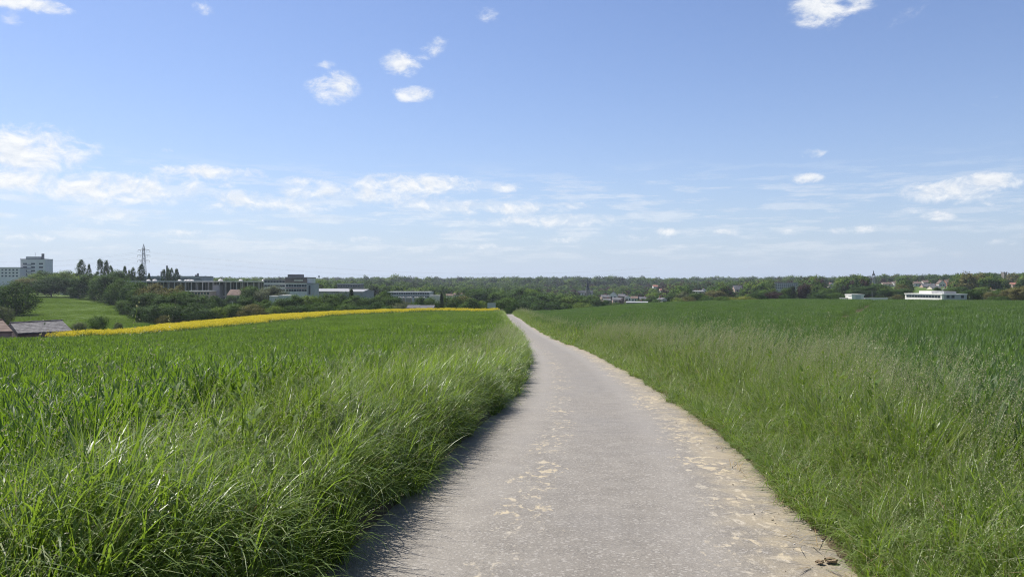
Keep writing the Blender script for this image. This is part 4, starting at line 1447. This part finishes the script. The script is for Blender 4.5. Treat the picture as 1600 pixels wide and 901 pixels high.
def spire(px, top, base, Y, wpx, label, body=None, mat='dark_slate', wallm='stone', cat='church'):
    X = (px - 800) / F * Y
    zt = EYE + (HY - top) / F * Y
    zb_ = EYE + (HY - base) / F * Y
    wv = wpx / F * Y
    z0 = float(H(X, Y)) - 1
    root = empty('church', (X, Y, z0), R(20))
    MB().box((0, 0, (zb_ - z0) / 2), (wv, wv, zb_ - z0)).build('tower', M[wallm], root)
    sp_ = MB().lathe((0, 0, zb_ - z0), [(wv * .66, 0), (wv * .44, (zt - zb_) * .18), (wv * .05, zt - zb_)], 8).build('spire', M[mat], root)
    MB().bar((0, 0, zt - z0), (0, 0, zt - z0 + 1.6), .12, .12, 4).build('cross', M['lattice'], sp_)
    tag(root, label, cat)
    return root, z0


spire(611, 432, 440, 1500, 2.6, 'distant church with a thin pointed spire above the long grey hall')
Yc = 820
root, z0 = spire(918.3, 435.6, 452.5, Yc, 5.4, 'village church with tall dark spire and long slate roof')
root.rotation_euler = (0, 0, 0)
zr, ze = EYE + (HY - 453.3) / F * Yc - z0, EYE + (HY - 457.3) / F * Yc - z0
Ln = 22.5 / F * Yc
MB().gable_walls(Ln, 9, ze, zr).build('nave', M['stone'], root).location = (-2.2, 5, 0)
MB().gable(Ln, 9, ze, zr, .4).build('nave_roof', M['dark_slate'], root).location = (-2.2, 5, 0)
for k in range(5):
    child('window', ubox('window', M['white']), root, (-2.2 + (k - 1.6) * 2.9, .42, ze - 1.4), scale=(1.5, .15, 2.0))
note(903, 927, Yc, 459.5)

# openwork tower on the right skyline
Yt = 1150
zt, zb = EYE + (HY - 422) / F * Yt, EYE + (HY - 441) / F * Yt
ot = empty('openwork_tower', ((1365 - 800) / F * Yt, Yt, zb - 12))
h = zt - zb + 12
MB().lathe((0, 0, 0), [(2.5, 0), (2.3, h * .55)], 8).build('shaft', M['felt'], ot)
for k in range(8):
    a = k * math.pi / 4
    MB().bar((math.cos(a) * 2.1, math.sin(a) * 2.1, h * .55), (math.cos(a) * 1.9, math.sin(a) * 1.9, h * .74), .28, .28, 5).build('pillar', M['stone'], ot)
rf = MB().lathe((0, 0, h * .74), [(2.5, 0), (2.4, .8), (1.5, h * .09), (.75, h * .12), (.7, h * .17), (.06, h * .26)], 8).build('roof', M['dark_slate'], ot)
tag(ot, 'slender tower with an open belfry and pointed cap on the right skyline', 'tower')
note(1361, 1369, Yt, 441)

# square stone tower far right
Ys = 900
zt, zb = EYE + (HY - 426) / F * Ys, EYE + (HY - 438) / F * Ys
st_ = empty('stone_tower', ((1569 - 800) / F * Ys, Ys, zb - 8), R(12))
h = zt - zb + 8
MB().box((0, 0, h / 2), (4.1, 4.1, h)).build('shaft', M['stone'], st_)
for k in range(4):
    a = k * math.pi / 2 + math.pi / 4
    MB().box((math.cos(a) * 2.4, math.sin(a) * 2.4, h + .5), (1.1, 1.1, 1.0)).build('battlement', M['stone'], st_)
child('window', ubox('window', M['glass']), st_, (0, -2.06, h - 2.6), scale=(1.2, .12, 1.7))
tag(st_, 'square dark stone tower on the wooded hill at the right edge', 'tower')
note(1564, 1574, Ys, 434)

# tower crane
Yk = 1400
zt = EYE + (HY - 436) / F * Yk
ck = empty('tower_crane', ((670.5 - 800) / F * Yk, Yk, zt - 34), R(35))
MB().box((0, 0, 17), (1.3, 1.3, 34)).build('mast', M['lattice'], ck)
MB().box((5, 0, 33.2), (13, .7, .8)).build('jib', M['lattice'], ck)
MB().box((-3.5, 0, 33), (3.4, 1.3, 2.2)).build('counterweight', M['felt'], ck)
MB().box((0, 0, 35), (1.0, 1.0, 2.4)).build('cab_head', M['lattice'], ck)
tag(ck, 'small tower crane rising above the woods left of the road', 'crane')

# -- right-hand buildings
flat_block('apartment_slab', 1211, 1250, 442.2, 800, 14, 'blue_grey', 'felt', 'long grey apartment slab with striped balconies in the right-hand woods', rows=(444.3, 447.2, 450.1), cols=12, wfrac=.8, wh=.9, ybot=452)
root, Wd, h = flat_block('white_store', 1331, 1350, 461.3, 255, 5, 'white', 'white', 'small white flat-roofed store on the right-hand horizon with a grey middle', 'store', ybot=468)
child('door', ubox('door', M['steel']), root, (.1, -.05, h - .75), scale=(1.7, .14, 1.5))
for k, (a, b2) in enumerate(((1313, 1330.5), (1351, 1387))):
    flat_block('white_wall', a, b2, 465.4, 258, .5, 'white', 'white', 'low white wall %s of the small white store' % ('left', 'right')[k], 'wall', parapet=.12, ybot=468, group='white walls by the store')

# flat-roofed white building seen on its corner; the long side faces the sun
Yw = 300.0
cz = float(H((1472 - 800) / F * Yw, Yw)) - .5
wb = empty('white_building', ((1472 - 800) / F * Yw, Yw, cz), 0)
hw_ = EYE + (HY - 460.4) / F * Yw - cz
u = Vector((P(1414, 0, Yw + 21).x - wb.location.x, 21, 0))       # along the sunlit side, away from the corner
L1 = u.length
u.normalize()
v_ = Vector((u.y, -u.x, 0))
if v_.y < 0:
    v_ = -v_
L2 = 11.0
rz_u = math.atan2(u.y, u.x)


def on(a, b2, z):
    p = u * a + v_ * b2
    return (p.x, p.y, z)


MB().box(on(L1 / 2, L2 / 2, hw_ / 2), (L1, L2, hw_), rz_u).build('wall', M['white'], wb)
MB().box(on(-.1, L2 / 2 + .4, hw_ / 2 - .05), (.3, L2 - 1.2, hw_ - .1), rz_u).build('end_cladding', M['blue_grey'], wb)  # blue-grey skin paints the shade of the white end wall into its colour
MB().box(on(L1 / 2, L2 / 2, hw_ + .18), (L1 + .4, L2 + .4, .35), rz_u).build('roof', M['white'], wb)
MB().box(on(L1 * .60, L2 / 2, hw_ + .85), (L1 * .34, L2 * .5, 1.0), rz_u).build('upper_storey', M['white'], wb)
MB().box(on(L1 * .26, L2 / 2, hw_ + .83), (L1 * .30, L2 * .5, .95), rz_u).build('roof_unit', M['blue_grey'], wb)
zw = EYE + (HY - 463.4) / F * Yw - cz
nw = 12
for k in range(nw):
    child('window', ubox('window', M['glass']), wb, on(L1 * (.04 + .92 * (k + .5) / nw), -.02, zw), rz_u, scale=(L1 * .92 / nw * .86, .12, .85))
for f in (.22, .42, .80):
    child('window', ubox('window', M['glass']), wb, on(-.22, L2 * f, zw), rz_u, scale=(.12, 1.3, 1.1))
tag(wb, 'flat-roofed white building with a dark window band on the right-hand horizon', 'building')
note(1412, 1506, Yw, 469)

# -- houses of the town and the right-hand hillside (columns, ridge row, eaves row, distance, walls, roof, gable to us, label)
HOUSES = [
    (952, 965, 454.8, 461, 640, 'white', 'slate', 1, 'house with a tall white-edged gable right of the church'),
    (939, 951, 460.5, 463.5, 620, 'pale_brick', 'slate', 0, 'low grey-roofed house between church wood and white gable'),
    (966, 976, 459, 462.5, 640, 'stone', 'slate', 0, 'slate-roofed house just right of the white gable'),
    (976, 986, 461, 464.5, 620, 'white', 'slate', 1, 'narrow white-gabled house second from the tall white gable'),
    (986, 996, 462.5, 465.5, 600, 'white', 'brown_tile', 0, 'white house with brown roof before the dark town trees'),
    (998, 1012, 463.5, 467, 600, 'stone', 'slate', 0, 'wide slate-roofed house at the edge of the town trees'),
    (942, 953, 466, 468.5, 560, 'pale_brick', 'slate', 0, 'low slate-roofed house at the foot of the town nearest the wood'),
    (957, 972, 464.5, 468, 560, 'pale_brick', 'slate', 0, 'slate-roofed house below the tall white gable'),
    (979, 1011, 470.6, 472.0, 420, 'stone', 'sheet', 0, 'long low building with a pale roof behind the field edge'),
    (1031, 1038, 464.5, 467, 430, 'white', 'slate', 1, 'small white gable among the bushes before the town'),
    (1020, 1027, 445, 447.5, 1100, 'white', 'red_tile', 0, 'tiny red-roofed house high in the town woods'),
    (1082, 1098, 453.4, 454.8, 760, 'cream', 'felt', 0, 'long cream house half hidden in the trees'),
    (1097, 1103, 450.5, 453, 780, 'white', 'slate', 1, 'bright white gable beside the long cream house'),
    (1145, 1159, 445.6, 452, 760, 'pale_brick', 'slate', 0, 'large grey-roofed pink house in the woods right of the long cream house'),
    (1030, 1036, 451, 453.5, 950, 'cream', 'red_tile', 0, 'small cream house in the trees above the town'),
    (1294, 1302, 441.5, 444, 1000, 'white', 'brown_tile', 1, 'white gable peeping out below the small pylon'),
    (1378, 1392, 440.8, 443.2, 900, 'cream', 'brown_tile', 0, 'brown-roofed house on the hillside right of the openwork tower'),
    (1393, 1403, 439.5, 442, 900, 'white', 'brown_tile', 0, 'second brown-roofed house right of the openwork tower'),
    (1424, 1438, 439.8, 442.6, 850, 'white', 'brown_tile', 0, 'white house with brown roof above the flat-roofed white building'),
    (1440, 1453, 437.6, 441, 880, 'white', 'brown_tile', 0, 'higher house on the hillside beside the tall white gable'),
    (1440, 1460, 443, 447, 780, 'pale_brick', 'slate', 0, 'brick house with slate roof on the slope above the white building'),
    (1465, 1475, 437.5, 443, 800, 'white', 'brown_tile', 1, 'tall bright white gable house on the right-hand hillside'),
    (1475, 1486, 437, 440.5, 830, 'brick', 'brown_tile', 0, 'brown-roofed brick house right of the tall white gable'),
    (1452, 1466, 446, 449.5, 700, 'cream', 'slate', 0, 'cream house on the slope behind the grey roof unit'),
    (1578, 1592, 441.2, 444.2, 700, 'pale_brick', 'red_tile', 0, 'pink house with red roof below the stone tower'),
    (1476, 1483, 449.5, 452, 560, 'white', 'slate', 1, 'small white gable just above the white building wing'),
    (1540, 1553, 452, 454.5, 450, 'white', 'brown_tile', 0, 'low white house behind the olive trees at the right'),
]
for k, (a, b2, yr, ye, Y, wl, rf, gf, lb) in enumerate(HOUSES):
    pitched('town_house', a, b2, yr, ye, Y, 9, wl, rf, lb, 'house', R((k * 37) % 21 - 10), (2, 1), 'houses of the town', gable_front=bool(gf), ybot=ye + 1.3)

# -- clod of soil and pebbles on the track edge
def lump(name, px, py, Y, s, seed, label):
    X = (px - 800) / F * Y
    r = np.random.default_rng(seed)
    import bmesh
    bm = bmesh.new()
    bmesh.ops.create_icosphere(bm, subdivisions=3, radius=1)
    for v in bm.verts:
        d = v.co.copy()
        f = 1 + .22 * math.sin(4 * d.x + seed) * math.cos(5 * d.y) + .12 * math.sin(11 * d.y + 3 * d.z + seed) + r.normal(0, .05)
        v.co = Vector((d.x * s[0] * f, d.y * s[1] * f, max(d.z, -.25) * s[2] * f))
    me = bpy.data.meshes.new(name)
    bm.to_mesh(me)
    me.materials.append(M['clod'])
    o = bpy.data.objects.new(name, me)
    COL.objects.link(o)
    z = float(road_z(Y)) + .012
    o.location = (X, Y, z + s[2] * .2)
    tag(o, label, 'clod')


lump('soil_clod', 1298, 879, 4.45, (.036, .026, .018), 3, 'largest brown soil clod on the right edge of the road')
lump('soil_clod', 1281, 881, 4.43, (.024, .02, .012), 5, 'small brown soil clod left of the largest one')
lump('soil_clod', 1222, 737, 6.55, (.018, .014, .010), 8, 'tiny soil clod further up the right edge of the road')
# pebbles and crumbs along both edges
pm = MB()
peb = [MB().lathe((0, 0, 0), [(.3, -.3), (1, 0), (.75, .45), (.2, .62)], 6, k).mesh('pebble', principled('pebble', ((.36, .30, .22), (.22, .18, .13), (.42, .39, .34))[k], .9, .3, 60.)) for k in range(3)]
n = 900
Y = 3 + 17 * U(0, 1, n) ** 1.6
sd = np.where(U(0, 1, n) < .75, 1, -1)
d = HALF - np.abs(RNG.normal(0, .22, n)) + .06
X = road_x(Y) + sd * d
s = .0025 + .0065 * U(0, 1, n) ** 4
scatter('pebbles', proto_collection('pebble', peb), 3, X, Y, road_z(Y) + .012 * (1 - (d / HALF) ** 2), np.c_[U(-.4, .4, n), U(-.4, .4, n), U(0, 6.28, n)], np.c_[s * U(.8, 1.5, n), s, s * .8], 'loose grit and pebbles along the road edges', 'pebbles')
# dry stalks lying at the right edge
dp = []
for k in range(4):
    p = Patch()
    m_ = 7
    p.add(*blades(np.c_[U(-.05, .05, (m_, 2)), np.full(m_, .006)], U(.07, .2, m_), U(.003, .006, m_), U(0, 6.28, m_), U(1.25, 1.5, m_), U(-.1, .2, m_), 3))
    dp.append(p.mesh('straw', (M_DRY,)))
n = 46
Y = 3.6 + 11 * U(0, 1, n) ** 1.4
X = road_x(Y) + HALF - np.abs(RNG.normal(0, .10, n))
scatter('dry_straw', proto_collection('straw', dp), 4, X, Y, road_z(Y) + .006, np.c_[np.zeros(n), np.zeros(n), U(0, 6.28, n)], np.ones((n, 3)) * U(.6, 1.3, n)[:, None], 'dry straw and dead grass scattered on the right road edge', 'straw')

# ------------------------------------------------------------------ woods beyond, read as one mass
BL = np.array(BLOCKS)


def wood(name, x0, x1, y0, y1, n, tones, label, hmin=8, hmax=15, skip=0.0):
    px = U(x0, x1, n)
    Y = np.exp(U(math.log(y0), math.log(y1), n))
    X = (px - 800) / F * Y
    Z = H(X, Y)
    hh_ = U(hmin, hmax, n) * (1 + .30 * vnoise(X, Y, .02, 31) * vnoise(X, Y, .006, 37))
    top = HY - (Z + hh_ - EYE) / Y * F
    half = hh_ * .42 / Y * F
    ok = np.ones(n, bool)
    for a, b_, yb, bot in BL:
        ok &= ~((px > a - half * .8) & (px < b_ + half * .8) & (Y < yb + 14) & (top < bot))
    X, Y, Z, hh_ = X[ok], Y[ok], Z[ok], hh_[ok]
    m = len(X)
    ms = [crown_me(kd, vv, tn, True) for tn in tones for kd, vv in (('round', 0), ('round', 1), ('tall', 2))]
    rot = np.c_[np.zeros(m), np.zeros(m), U(0, 6.28, m)]
    wv = hh_ * U(.8, 1.25, m)
    scatter(name, proto_collection(name, ms), len(ms), X, Y, Z - .08 * hh_, rot, np.c_[wv, wv, hh_ * 1.05], label, 'woods')


wood('distant_woods', -80, 560, 520, 900, 900, ('mid', 'dark', 'fresh'), 'woods behind the hall and the office block', 8, 13)
wood('distant_woods', 480, 840, 540, 1200, 1300, ('mid', 'dark', 'fresh', 'dark', 'conifer'), 'wooded slope left of where the road vanishes', 8, 14)
wood('distant_woods', 780, 1120, 560, 1200, 1150, ('mid', 'dark', 'copper', 'fresh', 'dark'), 'leafy town gardens around the church', 6, 11)
wood('distant_woods', 1020, 1420, 480, 1100, 1400, ('mid', 'dark', 'dark', 'fresh', 'copper'), 'wooded slope around the grey apartment slab', 7, 16)
wood('distant_woods', 1380, 1720, 480, 1000, 1250, ('mid', 'dark', 'fresh', 'olive', 'dark'), 'wooded hillside at the right edge', 8, 14.5)
wood('distant_woods', -100, 1720, 1200, 2300, 4200, ('mid', 'dark', 'fresh', 'conifer', 'dark'), 'far belt of woods along the valley side', 7, 22)
wood('distant_woods', -100, 1720, 2300, 5200, 4200, ('mid', 'dark', 'conifer'), 'farthest wooded ridge closing the horizon', 8, 26)

# ------------------------------------------------------------------ air
hm_ = bpy.data.materials.new('haze_air')
hm_.use_nodes = True
t = NT(hm_.node_tree)
t.n.clear()
pv = t.new('ShaderNodeVolumePrincipled')
pv.inputs['Color'].default_value = (0.78, 0.86, 0.97, 1)
pv.inputs['Density'].default_value = 0.00010
pv.inputs['Anisotropy'].default_value = 0.2
out = t.new('ShaderNodeOutputMaterial')
t.put(out.inputs['Volume'], pv.outputs[0])
hz = MB().box((0, 2750, 22), (9000, 7000, 150)).build('haze', hm_)
tag(hz, 'thin pale blue air haze over the whole valley', 'haze', kind='stuff')
